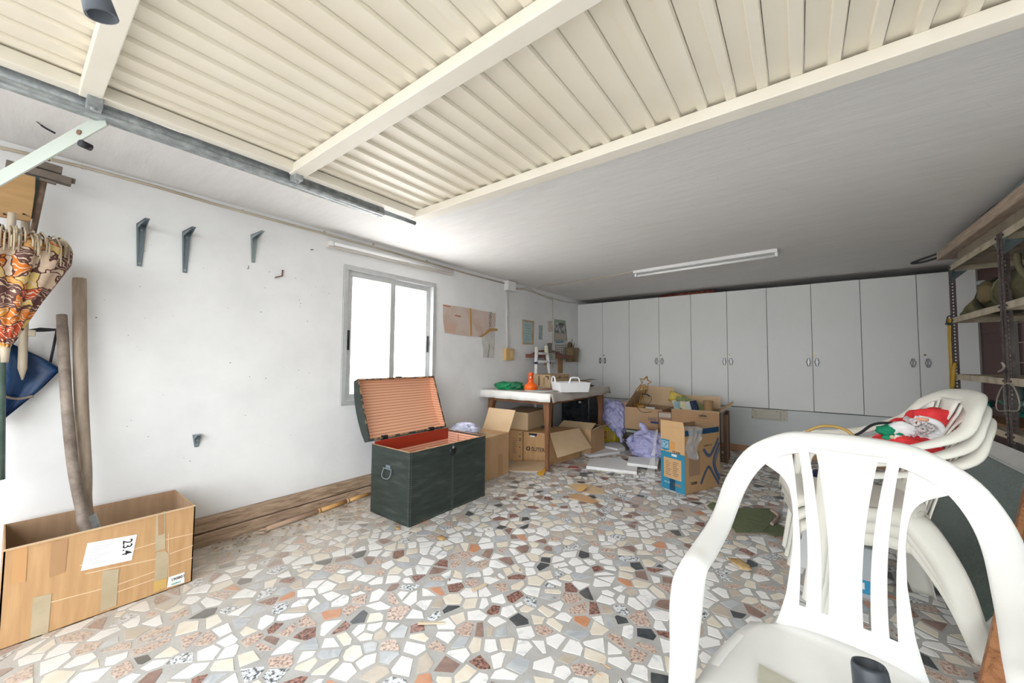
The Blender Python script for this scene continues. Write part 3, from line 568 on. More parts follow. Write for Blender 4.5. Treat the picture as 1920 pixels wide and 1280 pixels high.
# SUTER carton
T, c = carton('cardboard_box', 'orange-brown cardboard box printed SUTER under the table', (-2.445, 3.47), (-2.165, 3.54), (.10, .53), .335, 0, cardo, tapes=False)
A, B = c[0], c[1]; e = (B - A).normalized(); n = Vector((e.y, -e.x, 0))
text('lettering', 'SUTER', .062, A + e * .092 + Vector((0, 0, .135)) + n * .0012, e, (0, 0, 1), ink, T, sx=.86)
b = MB(); cc = A + e * .055 + Vector((0, 0, .157)) + n * .001
b.slab([cc + e * .024 * math.cos(k * .52) + Vector((0, 0, .024 * math.sin(k * .52))) for k in range(12)], .001, n); b.build('logo_disc', ink, T)
b = MB(); b.slab([cc + n * .001 + e * .010 * math.cos(k * .785) + Vector((0, 0, .016 * math.sin(k * .785))) for k in range(8)], .0008, n); b.build('logo_centre', cardo, T)
MB().slab([A + e * .07 + Vector((0, 0, .295)) + n * .001, A + e * .15 + Vector((0, 0, .295)) + n * .001, A + e * .16 + Vector((0, 0, .325)) + n * .001, A + e * .06 + Vector((0, 0, .325)) + n * .001], .002, n).build('hand_hole', blackp, T)
MB().slab([A + e * .075 + Vector((0, 0, .288)) + n * .002, A + e * .13 + Vector((0, 0, .286)) + n * .002, A + e * .13 + Vector((0, 0, .30)) + n * .002, A + e * .075 + Vector((0, 0, .302)) + n * .002], .002, n).build('label', paper, T)
# its big side flap hanging open to the right
fl = [onx(1039, 829, -2.09), ony(1058, 859, 3.55), ony(1112, 842, 4.02), ony(1088, 803, 4.08), ony(1040, 812, 3.62)]
b = MB(); P0, P1 = Vector((-2.165, 3.56, .335)), Vector((-2.07, 4.05, .335)); n2 = Vector((1, -.2, 0)).normalized()
b.slab([P0, P1, P1 + n2 * .17 + Vector((0, .02, -.20)), P0 + n2 * .15 + Vector((0, -.06, -.22))], .004, (1, 0, 1)); b.build('flap', cardl, T)
T, c = carton('cardboard_box', 'narrow printed cardboard box left of the SUTER box', (-2.66, 3.42), (-2.455, 3.45), (0, .40), .335, 0, cardo, tapes=False)
A, B = c[0], c[1]; e = (B - A).normalized(); n = Vector((e.y, -e.x, 0)); b = MB()
for k in range(8): z = .10 + k * .022; b.slab([A + e * .09 + Vector((0, 0, z)) + n * .001, A + e * (.15 - .01 * (k % 3)) + Vector((0, 0, z)) + n * .001, A + e * (.15 - .01 * (k % 3)) + Vector((0, 0, z + .004)) + n * .001, A + e * .09 + Vector((0, 0, z + .004)) + n * .001], .0006, n)
b.build('printed_lines', inkb, T)
b = MB()
for k, (z, w_) in enumerate(((.30, .02), (.25, .024), (.23, .02), (.16, .014), (.06, .02))): b.slab([A + e * .175 + Vector((0, 0, z)) + n * .001, A + e * (.175 + w_) + Vector((0, 0, z)) + n * .001, A + e * (.175 + w_) + Vector((0, 0, z + .012)) + n * .001, A + e * .175 + Vector((0, 0, z + .012)) + n * .001], .0006, n)
b.build('symbols', inkb, T)['kind'] = 'stuff'
carton('cardboard_box', 'closed cardboard box lying on top of the boxes under the table', (-2.80, 3.50), (-2.43, 3.53), (-.06, .5), .195, .338, cardl)
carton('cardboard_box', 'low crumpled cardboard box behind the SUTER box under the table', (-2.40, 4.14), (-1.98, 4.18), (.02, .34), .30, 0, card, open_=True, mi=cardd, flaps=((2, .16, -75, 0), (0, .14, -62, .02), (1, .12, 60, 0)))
carton('cardboard_box', 'small brown cardboard box at the foot of the cabinet wall', (-2.42, 5.32), (-2.06, 5.32), (0, .25), .25, 0, cardo)
bin_ = thing('black_bin', 'glossy black plastic crate under the far end of the table', 'crate', (-2.6, 4.9, 0))
b = MB(); b.bb((-2.80, 4.93, .0), (-2.36, 5.26, .60)); b.build('body', mat('black_gloss', [(0.012, 0.013, 0.016), (0.05, 0.055, 0.06)], scale=9, rough=.25), bin_, bevel=.012)
MB().bb((-2.82, 4.91, .60), (-2.34, 5.28, .63)).build('rim', MATS['black_gloss'], bin_, bevel=.005)
MB().bb((-2.52, 4.925, .52), (-2.485, 4.931, .545)).build('scuff', paper, bin_)
fp = thing('flattened_carton', 'flattened cardboard with white and yellow print before the SUTER box', 'cardboard', (-2.4, 3.25, 0))
MB().slab([(-2.46, 3.03, .006), (-2.08, 3.26, .012), (-2.14, 3.50, .05), (-2.45, 3.38, .03)], .005, (0, 0, 1)).build('board', cardl, fp)
MB().slab([onz(956, 877, .015), onz(1008, 878, .02), onz(1007, 887, .006), onz(975, 886, .004), onz(955, 883, .004)], .003, (0, 0, 1)).build('white_print', mat('print_white', [(0.75, 0.72, 0.70), (0.80, 0.77, 0.75), (0.6, .18, .12)], scale=30, rough=.6, contrast=(.5, .8)), fp)
MB().slab([onz(1010, 878, .02), onz(1024, 878, .02), onz(1019, 892, .005), onz(1008, 890, .005)], .004, (0, 0, 1)).build('yellow_print', mat('print_yellow', (0.75, 0.40, 0.05), rough=.5), fp)
MB().slab([onz(955, 868, .01), onz(972, 869, .01), onz(975, 878, .01), onz(956, 876, .01)], .003, (0, 0, 1)).build('paper_scrap', mat('scrap_green', (0.55, 0.52, 0.40), rough=.7), fp)
tag(MB().slab([onz(1066, 874), onz(1083, 875), onz(1086, 878), onz(1064, 877)], .003, (0, 0, 1)).build('red_scrap', mat('scrap_red', (0.52, 0.10, 0.10), rough=.5)), 'thin red scrap on the floor right of the table leg', 'scrap')

# ------------------------------------------------------------------ things on the table
Z = .789
gb = thing('green_bag', 'green nylon pouch lying on the left end of the table', 'bag', onz(942, 731, Z))
grn = mat('green_nylon', [(0.0, 0.16, 0.055), (0.01, 0.30, 0.12)], scale=6, rough=.35, bump=.6, bscale=25, bdist=.01)
c = onz(942, 730, Z) + Vector((.02, .07, .035)); Rg = RZ(.12)
MB().blob(c + Vector((-.03, 0, 0)), (.135, .08, .052), 4, .4, 1.8, 4, Rg).build('body', grn, gb)
MB().blob(c + Vector((.10, .03, .003)), (.09, .06, .048), 4, .5, 2.2, 9, Rg).build('rolled_end', mat('green_dark', [(0.005, 0.08, 0.035), (0.01, 0.16, 0.07)], scale=8, rough=.4, bump=.6, bscale=25), gb)
hb = thing('cardboard_sheet', 'grey piece of cardboard lying on the table behind the green pouch', 'cardboard', onz(940, 722, Z))
MB().slab([(-2.84, 3.52, Z + .055), (-2.54, 3.54, Z + .01), (-2.54, 3.72, Z + .01), (-2.84, 3.72, Z + .06)], .006, (0, 0, 1)).build('sheet', mat('card_grey', (0.48, 0.43, 0.38), rough=.8), hb)
fn = thing('orange_lamp', 'orange plastic cone lamp with ribbed collar on the table', 'lamp', onz(987, 731, Z))
org = mat('orange_plastic', (0.90, 0.14, 0.01), rough=.3)
c = onz(987, 732, Z) + Vector((.02, .055, 0))
MB().lathe([(0, 0), (.068, 0), (.069, .006), (.067, .012), (.071, .016), (.071, .052), (.066, .060), (.050, .072), (.033, .083), (.028, .09)], c, 28).build('head', org, fn)
MB().lathe([(.028, .09), (.027, .105), (.0265, .12), (.0295, .122), (.0295, .133), (.026, .136), (.0255, .165), (.028, .167), (.028, .188), (.023, .194), (0, .194)], c, 24).build('handle', mat('orange_dark', (0.80, 0.10, 0.01), rough=.35), fn)
MB().bb(c + Vector((.010, -.031, .135)), c + Vector((.022, -.024, .15))).build('switch', paper, fn)
T, c = carton('cardboard_box', 'brown printed cardboard box standing on the table behind the orange lamp', (-2.72, 4.02), (-2.40, 3.96), (-.02, .50), .155, Z, cardl, tapes=False)
A, B, C3 = c[0], c[1], c[2]; e = (B - A).normalized(); n = Vector((e.y, -e.x, 0)); zz = Vector((0, 0, 1))
def face_marks(T, A, e, n, marks, m=inkb, nm='print'):
    b = MB()
    for s0, s1, z0, z1 in marks: b.slab([A + e * s0 + zz * z0 + n * .0008, A + e * s1 + zz * z0 + n * .0008, A + e * s1 + zz * z1 + n * .0008, A + e * s0 + zz * z1 + n * .0008], .0006, n)
    o = b.build(nm, m, T)
    if len(marks) > 1: o['kind'] = 'stuff'
    return o
face_marks(T, A, e, n, [(.12, .15, .02 + .012 * k, .028 + .012 * k) for k in range(10)] + [(.215, .225, .03, .12), (.24, .28, .125, .14), (.28, .30, .10, .14)])
e2 = (C3 - B).normalized(); n2 = Vector((e2.y, -e2.x, 0))
face_marks(T, B, e2, n2, [(.02, .05, .115, .14), (.12, .14, .12, .128), (.16, .30, .108, .116), (.2, .26, .12, .13), (.34, .48, .11, .118)])
cd_ = thing('white_caddy', 'white plastic tool caddy with two handles on the table', 'tray', onz(1063, 735, Z))
A, B, Dv = onz(1029.5, 727, Z + .01), onz(1064, 732, Z + .01), None
wcad = mat('white_caddy', (0.84, 0.84, 0.85), rough=.3)
A = Vector((-2.20, 3.64, Z)); B = Vector((-1.985, 3.47, Z)) ; e = (B - A).normalized(); f = Vector((-e.y, e.x, 0)); LW, LD = (B - A).length, .34
def rr(o, g): return [A - e * o - f * o + zz * g, A + e * (LW + o) - f * o + zz * g, A + e * (LW + o) + f * (LD + o) + zz * g, A - e * o + f * (LD + o) + zz * g]
b = MB(); r0, r1 = rr(-.014, 0), rr(.0, .098)
for k in range(4): b.add([r0[k], r0[(k + 1) % 4], r1[(k + 1) % 4], r1[k]], [(0, 1, 2, 3)])
b.add(r0, [(3, 2, 1, 0)]); b.build('tub', wcad, cd_, solid=.003, bevel=.004)
b = MB(); r2, r3 = rr(.006, .096), rr(-.004, .096)
for k in range(4): b.slab([r2[k], r2[(k + 1) % 4], r3[(k + 1) % 4], r3[k]], .004, zz)
b.build('rim', wcad, cd_)
for q0, q1 in (((.02, .0), (.13, .0)), ((LW - .0, .10), (LW, .22))):
    P0 = A + e * q0[0] + f * q0[1] + zz * .096; P1 = A + e * q1[0] + f * q1[1] + zz * .096; m_ = (P1 - P0)
    MB().tube(cr([P0, P0 + m_ * .1 + zz * .04, P0 + m_ * .25 + zz * .055, P0 + m_ * .75 + zz * .055, P0 + m_ * .9 + zz * .04, P1], 5), .009, 8).build('handle', wcad, cd_)
fo = thing('folder_stack', 'untidy stack of brown folders and papers at the table end', 'papers', onz(1105, 722, Z))
rs = random.Random(21); fc = [mat('folder_%s' % n_, c_, rough=.7) for n_, c_ in (('dark', (0.05, 0.035, 0.03)), ('tan', (0.42, 0.25, 0.12)), ('grey', (0.34, 0.31, 0.28)), ('brown', (0.22, 0.13, 0.09)), ('kraft', (0.56, 0.38, 0.20)))]
z = Z
for k in range(9):
    t = .012 if k in (0, 1) else .004; a = rs.uniform(-.25, .25); cx, cy = -2.33 + rs.uniform(-.03, .03), 4.45 + rs.uniform(-.04, .04); R = RZ(a)
    MB().box((cx, cy, z + t / 2 + .001), (.30, .36, t), R).build('folder', fc[[0, 0, 3, 2, 1, 4, 2, 1, 4][k]], fo); z += t + .002
for k in range(3):
    p = Vector((-2.38 + k * .05, 4.33 + k * .04, z)); MB().slab([p, p + Vector((.20, -.02, .01 + .012 * k)), p + Vector((.22, .12, .02)), p + Vector((-.02, .16, .004))], .002, zz).build('loose_sheet', fc[[4, 1, 2][k]], fo)
pp = thing('papers', 'flat magazines and papers near the front corner of the table', 'papers', onz(1018, 737, Z))
gp = mat('paper_greenish', (0.36, 0.36, 0.30), rough=.5)
for k, (px_, py_, w_, d_, a, m_) in enumerate(((-2.30, 3.50, .30, .19, .25, gp), (-2.22, 3.46, .30, .2, -.1, paper), (-2.24, 3.50, .25, .17, .12, gp), (-2.08, 3.66, .20, .30, .5, gp))):
    MB().box((px_, py_, Z + .002 + k * .003), (w_, d_, .0025), RZ(a)).build('sheet', m_, pp)
tag(MB().slab([(-2.42, 3.72, Z + .001), (-2.22, 3.70, Z + .001), (-2.2, 3.86, Z + .001), (-2.4, 3.9, Z + .001)], .002, zz).build('red_paper', mat('paper_red', (0.42, 0.13, 0.10), rough=.5)), 'dull red paper lying between the lamp and the box', 'paper')

# ------------------------------------------------------------------ boxes by the cabinets
tcarton = mat('carton_tan', [(0.47, 0.30, 0.17), (0.53, 0.35, 0.21)], scale=5, rough=.8)
cb_ = thing('storage_crate', 'low dark box under the carton that holds the gold star', 'box', (-1.8, 4.85, 0))
MB().bb((-1.80, 4.84, 0), (-1.30, 5.3, .262)).build('body', mat('dark_box', [(0.03, 0.05, 0.06), (0.10, 0.10, 0.09)], scale=12, rough=.7), cb_, bevel=.004)
MB().bb((-1.80, 4.83, .215), (-1.35, 4.84, .24)).build('band', mat('pale_band', (0.45, 0.48, 0.38), rough=.6), cb_)
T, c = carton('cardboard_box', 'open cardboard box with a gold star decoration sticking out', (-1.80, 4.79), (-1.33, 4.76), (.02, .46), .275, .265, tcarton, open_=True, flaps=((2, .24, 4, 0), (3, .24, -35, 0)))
A, B = c[0], c[1]; e = (B - A).normalized(); n = Vector((e.y, -e.x, 0))
face_marks(T, A, e, n, [(.33, .43, .10, .125)], mat('print_navy', (0.05, 0.06, 0.18), rough=.6))
b = MB()
for s0, s1, z0, z1 in ((.30, .42, .168, .172), (.30, .304, .13, .172), (.30, .42, .13, .134)): b.slab([A + e * s0 + zz * z0 + n * .001, A + e * s1 + zz * z0 + n * .001, A + e * s1 + zz * z1 + n * .001, A + e * s0 + zz * z1 + n * .001], .0006, n)
b.build('stamp', inkb, T); text('lettering', 'cando', .04, A + e * .31 + zz * .14 + n * .001, e, zz, MATS['print_navy'], T)
face_marks(T, A, e, n, [(.22, .45, .0, .03)], mat('print_orange', (0.55, 0.22, 0.06), rough=.6), 'orange_tape')
T, c = carton('cardboard_box', 'glossy taped brown box squeezed between the star box and the roll box', (-1.36, 4.70), (-1.21, 4.70), (0, .4), .525, 0, mat('carton_brown', [(0.30, 0.17, 0.10), (0.37, 0.22, 0.13)], scale=5, rough=.5), open_=True, flaps=((1, .11, 60, 0),))
A, B = c[0], c[1]; face_marks(T, A, Vector((1, 0, 0)), Vector((0, -1, 0)), [(.005, .145, .46, .51)], mat('tape_clear', (0.55, 0.46, 0.40), rough=.15), 'clear_tape')
T, c = carton('cardboard_box', 'large open cardboard box full of coloured rolls before the cabinets', (-1.20, 4.66), (-.715, 4.72), (-.055, .44), .56, 0, mat('carton_crown', [(0.42, 0.25, 0.13), (0.49, 0.30, 0.165)], scale=4, rough=.8), open_=True, flaps=((2, .14, 6, 0), (0, .02, 40, 0)))
A, B = c[0], c[1]; e = (B - A).normalized(); n = Vector((e.y, -e.x, 0))
b = MB(); q = A + e * .325 + zz * .515 + n * .001
for s_, hh in ((-.034, .010), (-.017, .017), (0, .026), (.017, .017), (.034, .010)): b.slab([q + e * (s_ - .009), q + e * (s_ + .009), q + e * s_ * 1.15 + zz * hh], .001, n)
b.slab([q - e * .036 - zz * .006, q + e * .036 - zz * .006, q + e * .036 + zz * .001, q - e * .036 + zz * .001], .001, n); b.slab([q - e * .05 - zz * .022, q + e * .06 - zz * .022, q + e * .06 - zz * .019, q - e * .05 - zz * .019], .001, n); b.build('crown_logo', ink, T)
fpx = c[1] + zz * .56; MB().slab([fpx, fpx + Vector((-.05, .42, 0)), fpx + Vector((.08, .45, .10)), fpx + Vector((.13, .02, .10))], .004, (0, 0, 1)).build('flap', cardl, T)
T, c = carton('cardboard_box', 'dark brown open box behind the box of rolls', (-.70, 4.86), (-.655, 4.84), (-.04, .46), .53, 0, mat('carton_dark', [(0.16, 0.09, 0.055), (0.22, 0.125, 0.08)], scale=5, rough=.8), open_=True)
# rolls in the big box
rolls = [((1262, 750), (1271, 772), .030, 'roll_cream', [(0.55, 0.47, 0.33), (0.66, 0.60, 0.47)], 'cream roll leaning at the left of the rolls'),
         ((1268, 752), (1272, 772), .040, 'roll_blue', [(0.20, 0.36, 0.42), (0.40, 0.52, 0.50)], 'pale blue roll beside the cream one'),
         ((1278, 751), (1283, 773), .038, 'roll_fruit', [(0.60, 0.55, 0.28), (0.70, 0.66, 0.45), (0.18, 0.25, 0.10)], 'yellow and green patterned roll'),
         ((1288, 752), (1293, 773), .037, 'roll_pastel', [(0.45, 0.58, 0.58), (0.68, 0.55, 0.48)], 'pastel blue and pink roll'),
         ((1298, 751), (1305, 773), .040, 'roll_navy', [(0.012, 0.02, 0.06), (0.03, 0.04, 0.09), (0.4, 0.42, 0.5)], 'navy blue roll with pale marks')]
for i, (a, c2, r, nm, cols, lb) in enumerate(rolls):
    y = 4.80; P0, P1 = ony(a[0] + 1, a[1], y), ony(c2[0] + 1, c2[1] + 1, y); d_ = (P1 - P0).normalized()
    t = thing('paper_roll', lb + ' in the large box', 'roll', P0, 'rolls in the large box')
    MB().tube([P0, P1 + d_ * .18], r, 16).build('roll', mat(nm, cols, scale=18 if i != 4 else 30, rough=.5, contrast=(.35, .65) if i != 4 else (.4, .75)), t)
    MB().tube([P0 - d_ * .001, P0 + d_ * .002], r * .45, 10).build('core', cardd, t)
P0, P1 = ony(1258, 742, 4.93), ony(1322, 772, 4.93)
t = thing('foil_tube', 'long olive green tube with yellow ends lying slanted in the large box', 'tube', P0)
yel = mat('tube_yellow', [(0.55, 0.38, 0.05), (0.68, 0.52, 0.12)], scale=8, rough=.4)
MB().tube([P0, P1], .062, 18).build('tube', mat('tube_green', [(0.22, 0.26, 0.10), (0.30, 0.34, 0.15)], scale=5, rough=.45), t)
MB().tube([P0 + Vector((-.005, -.02, .048)), P0 + (P1 - P0) * .35 + Vector((0, -.02, .05))], .022, 12).build('inner_tube', yel, t)
e = (P1 - P0).normalized(); MB().tube([P0 - e * .004, P0 + e * .075], .0635, 18).build('yellow_end', yel, t)
P0 = ony(1328, 751, 4.88); t = thing('cardboard_tube', 'plain brown cardboard tube standing at the right of the large box', 'tube', P0)
MB().lathe([(.052, -.28), (.052, .0), (.046, .0), (.046, -.27)], P0, 22).build('tube', mat('tube_kraft', (0.36, 0.22, 0.10), rough=.7), t)
MB().lathe([(.046, -.004), (0, -.004)], P0, 22).build('cap', mat('tube_cap', (0.50, 0.33, 0.16), rough=.7), t)
# gold star decoration
gold = mat('gold_tinsel', [(0.28, 0.13, 0.03), (0.52, 0.30, 0.09)], scale=60, rough=.45, metal=.4, bump=.6, bscale=120)
sy = 4.98; cs = ony(1210, 716, sy); st = thing('star_decoration', 'gold tinsel shooting star on wires sticking out of the box', 'decoration', ony(1200, 765, sy))
b = MB(); R1, R2 = .075, .036; pts_ = []
for k in range(11): r = R1 if k % 2 == 0 else R2; a = math.pi / 2 - .25 + k * math.pi / 5; pts_.append(cs + Vector((r * math.cos(a) * 1.08, 0, r * math.sin(a))))
b.tube(pts_, .009, 7); b.build('star', gold, st)
for path in ([(1204, 722), (1192, 740), (1182, 765)], [(1207, 724), (1201, 745), (1197, 768)], [(1210, 724), (1207, 740), (1205, 762)], [(1202, 721), (1190, 735), (1181, 752)]):
    MB().tube(cr([ony(u, v, sy) for u, v in path], 6), .007, 6).build('tail', gold, st)
MB().tube(cr([ony(u, v, 4.9) for u, v in ((1196, 722 + 46), (1190, 758), (1193, 744), (1205, 738), (1219, 742), (1221, 750), (1213, 760), (1204, 764))], 6), .004, 6).build('wire', rust, st)
MB().tube(cr([ony(u, v, 4.9) for u, v in ((1205, 738), (1212, 739), (1218, 743))], 5), .009, 7).build('plug', blackp, st)
MB().tube(cr([ony(u, v, 4.77) for u, v in ((1195, 764), (1202, 771), (1212, 773), (1224, 771))], 6), .004, 6).build('wire', rust, st)
MB().blob(ony(1200, 764, sy), (.10, .06, .05), 3, .8, 3, 3).build('tinsel', gold, st)
tag(MB().box(ony(1220, 766, 4.9), (.11, .05, .04)).build('white_carton', paper, bevel=.003), 'small white carton lying in the box with the gold star', 'carton')
# teal thing behind the lilac bag
tl = thing('teal_bag', 'teal plastic bag with a pink top behind the lilac bag', 'bag', ony(1169, 790, 5.1))
MB().blob(ony(1169, 783, 5.1), (.035, .05, .12), 3, .3, 2, 1).build('body', mat('teal', (0.03, 0.36, 0.30), rough=.5), tl)
MB().blob(ony(1171, 759, 5.1), (.05, .05, .05), 3, .3, 2, 2).build('top', mat('skin_pink', (0.62, 0.38, 0.32), rough=.6), tl)
# lilac bags
b1 = thing('lilac_bag', 'full lilac plastic bag propped against the box with the star', 'bag', ony(1152, 800, 4.95))
c = ony(1151, 781, 4.98)
def bagfn(p, q): 
    k = max(0, -q.z); return Vector((p.x * (1 - .35 * k) + .10 * k, p.y, p.z))
MB().blob(c, (.17, .15, .21), 5, .6, 2.2, 5, None, 0, True, bagfn).build('body', lilac, b1)
MB().tube(cr([c + Vector((-.06, -.02, .20)), c + Vector((-.11, -.02, .23)), c + Vector((-.13, -.02, .20))], 5), [.018] * 5 + [.010] * 6, 8).build('knot', lilac, b1)
MB().tube(cr([c + Vector((.08, -.06, -.15)), c + Vector((.14, -.12, -.24)), c + Vector((.16, -.14, -.30))], 5), [.05] * 5 + [.02] * 6, 8).build('corner', lilac, b1)
b2 = thing('lilac_bag', 'open lilac plastic bag with black contents on the white foam slabs', 'bag', (-1.42, 4.42, 0))
c = Vector((-1.43, 4.44, .165))
MB().blob(c + Vector((.04, 0, 0)), (.21, .17, .155), 5, .65, 2.2, 12, None, 0, True).build('body', lilac, b2)
MB().tube(cr([c + Vector((.02, 0, .12)), c + Vector((-.01, 0, .17)), c + Vector((-.03, 0, .21)), c + Vector((-.06, 0, .22))], 5), [.05] * 4 + [.04] * 4 + [.035] * 8, 8).build('handle', lilac, b2)
rows = []
for k in range(21):
    a_ = k * math.pi * 2 / 20; w1 = 1 + .15 * math.sin(a_ * 3); rows.append([c + Vector((-.10 - .05 * t - .02 * t * math.cos(a_), -.04 + (.055 + .055 * t - .03 * t * t) * math.cos(a_) * w1 - .03 * t, .04 + (.06 + .035 * t - .03 * t * t) * math.sin(a_) * w1)) for t in (0, .5, 1.0, 1.6, 2.0)])
MB().sheet(rows).build('open_mouth', lilac, b2, solid=.003)
MB().blob(c + Vector((-.16, -.07, .04)), (.06, .05, .05), 3, .4, 2, 4).build('contents', blackp, b2)
b3 = thing('lilac_bag', 'crumpled pale lilac bag on the tall box between trunk and wall', 'bag', (-2.6, 2.72, .40))
MB().blob((-2.60, 2.72, .450), (.13, .10, .055), 4, 1.1, 2.8, 8, None, 0, True).build('body', mat('lilac_pale', [(0.55, 0.56, 0.74), (0.68, 0.68, 0.82)], scale=6, rough=.3, bump=.5, bscale=25, bdist=.01), b3)
# yellow carton
yb = thing('yellow_carton', 'small yellow and red carton on the floor under the lilac bag', 'carton', (-2.2, 5.05, 0))
A, B = Vector((-2.215, 5.02, 0)), Vector((-2.035, 5.06, 0)); Dv = Vector((.05, .18, 0))
MB().slab([A, B, B + Dv, A + Dv], .21, zz).build('body', mat('carton_yellow', (0.68, 0.55, 0.03), rough=.5), yb, bevel=.003)
e = (B - A).normalized(); n = Vector((e.y, -e.x, 0))
face_marks(yb, A, e, n, [(.02, .07, .05, .15)], mat('print_red2', (0.55, 0.15, 0.03), rough=.5)); face_marks(yb, A, e, n, [(.085, .16, .04, .16)], mat('print_orange2', (0.60, 0.38, 0.08), rough=.5)); face_marks(yb, A, e, n, [(.03, .06, .07, .13)], mat('print_sand', (0.62, 0.5, 0.2), rough=.5))
wf = tag(MB().tube([ony(u, v, 5.05) for u, v in ((1122, 770), (1122, 784), (1130, 785), (1131, 770), (1122, 769.5))], .005, 6).build('wire_stand', rust), 'rusty wire stand beside the table leg and lilac bag', 'wire stand')

# foam slabs
def slabthing(nm, label, uvs, z0, t, m, cat, group=None):
    o = thing(nm, label, cat, onz(*uvs[0], z0), group); MB().slab([onz(u, v, z0 + t) for u, v in uvs], -t, (0, 0, 1)).build('slab', m, o, bevel=.003); return o
slabthing('foam_slab', 'long white styrofoam slab nearest the camera on the floor', [(1107, 859), (1160, 857), (1196, 873), (1194, 884), (1099, 873)], .001, .03, styro, 'foam', 'white foam slabs')
slabthing('foam_slab', 'white styrofoam slab under the open lilac bag', [(1179, 855), (1236, 858), (1233, 874), (1176, 867)], .034, .03, styro, 'foam', 'white foam slabs')
slabthing('foam_slab', 'wedge-shaped white foam slab beside the table leg', [(1092, 847), (1130, 841), (1160, 842), (1163, 846), (1105, 853)], .001, .03, styro, 'foam', 'white foam slabs')
o = slabthing('foam_slab', 'rear white foam slab with a black notch by the table', [(1121, 833), (1146, 828), (1163, 829), (1172, 838), (1158, 841)], .001, .05, styro, 'foam', 'white foam slabs')
MB().box(onz(1137, 837.5, .03), (.03, .01, .025)).build('notch', blackp, o)
rs = random.Random(2); 
for k, (u, v) in enumerate(((1168, 891), (1172, 887), (1200, 888), (1205, 886), (1195, 893))): tag(MB().blob(onz(u, v, .006), (.022 if k == 0 else .012, .012, .007), 2, .5, 2, k).build('foam_crumb', styro), ['largest white foam crumb, against the edge of the long foam slab', 'small foam crumb close behind the largest one', 'small foam crumb nearest the appliance box corner', 'rightmost but one foam crumb before the appliance box', 'foam crumb farthest in front of the foam slabs'][k], 'crumb', 'foam crumbs')

# blue and brown appliance box with plastic wrap
AC = mat('carton_ac', [(0.50, 0.31, 0.15), (0.56, 0.36, 0.185)], scale=4, rough=.75); blu = mat('print_cyan', [(0.02, 0.19, 0.31), (0.03, 0.23, 0.36)], scale=4, rough=.5); dblu = mat('print_darkblue', (0.012, 0.07, 0.16), rough=.5); gry = mat('print_greyblue', (0.10, 0.12, 0.18), rough=.6)
T, c = carton('appliance_box', 'brown and blue appliance box standing open before the boxes of rolls', (-1.016, 3.584), (-.793, 3.485), (.193, .45), .545, 0, AC, mi=cardd, open_=True, flaps=())
A, B, C3 = c[0], c[1], c[2]; e = (B - A).normalized(); n = Vector((e.y, -e.x, 0)); LW = (B - A).length
MB().slab([A + zz * .5455, B + zz * .5455, B - e * .015 + zz * .60, A + zz * .595], .004, -n).build('flap', AC, T)
def fm(marks, m, nm, A_=A, e_=e, n_=n): return face_marks(T, A_, e_, n_, marks, m, nm)
fm([(0, .03, 0, .325), (LW - .035, LW, 0, .325), (.03, LW - .035, .275, .325), (.03, LW - .035, 0, .10)], blu, 'blue_print')
b = MB(); b.slab([A + e * s_ + zz * z_ + n * .001 for s_, z_ in ((.005, .345), (.045, .328), (.09, .345), (.09, .43), (.005, .43))], .0008, n); b.build('badge', blu, T)
text('lettering', 'IG', .055, A + e * .022 + zz * .365 + n * .002, e, zz, mat('ink_pale', (0.55, 0.66, 0.70), rough=.5), T)
b = MB()
for s0, s1, z0, z1 in ((.014, .018, .355, .415), (.078, .082, .355, .415), (.014, .082, .355, .359), (.014, .082, .411, .415)): b.slab([A + e * s0 + zz * z0 + n * .0019, A + e * s1 + zz * z0 + n * .0019, A + e * s1 + zz * z1 + n * .0019, A + e * s0 + zz * z1 + n * .0019], .0006, n)
b.build('badge_border', MATS['ink_pale'], T)
fm([(.10, .148, .35, .42)], mat('label_orange', (0.55, 0.27, 0.08), rough=.6), 'label')
text('lettering', 'TB30B', .030, A + e * .118 + zz * .322 + n * .002, e, zz, inkb, T)
fm([(.112, .165, .295, .315)], paper, 'white_label')
fm([(.05 + .075 * (k % 2), .105 + .075 * (k % 2) - .01 * (k % 3), .13 + .016 * (k // 2), .134 + .016 * (k // 2)) for k in range(16)], inkb, 'small_print')
fm([(.09, .145, .0, .10)], dblu, 'dark_tape'); fm([(.12, .20, .045, .07)], mat('label_tan', (0.5, 0.36, 0.22), rough=.6), 'label'); text('lettering', 'NO 35', .02, A + e * .035 + zz * .055 + n * .002, e, zz, MATS['ink_pale'], T)
e2 = (C3 - B).normalized(); n2 = Vector((e2.y, -e2.x, 0)); L2 = (C3 - B).length
fm([(.003, L2 * .98, .485, .532)], dblu, 'dark_band', B, e2, n2)
text('lettering', 'TB30B', .032, B + e2 * .07 + zz * .07 + n2 * .002, e2, zz, ink, T)
text('lettering', 'COMFORT TEC', .018, B + e2 * .25 + zz * .375 + n2 * .002, e2, zz, inkb, T)
fm([(.05, .20, .145, .345)], cardd, 'brown_tape', B, e2, n2)
def ribbon(pts2, w_, m_, nm):
    P_ = cr([B + e2 * a + zz * z_ + n2 * .001 for a, z_ in pts2], 6); b = MB(); rows = []
    for i, p in enumerate(P_):
        t_ = (P_[min(i + 1, len(P_) - 1)] - P_[max(i - 1, 0)]).normalized(); s_ = t_.cross(n2); rows.append([p - s_ * w_, p + s_ * w_])
    b.sheet(rows, smooth=False); return b.build(nm, m_, T, solid=.0008)
ribbon([(.25, .355), (.30, .30), (.35, .29), (.41, .35), (.47, .43)], .013, gry, 'logo_stroke'); ribbon([(.265, .355), (.31, .31), (.35, .305), (.40, .36)], .005, mat('print_blue3', (0.08, 0.16, 0.33), rough=.5), 'logo_stroke')
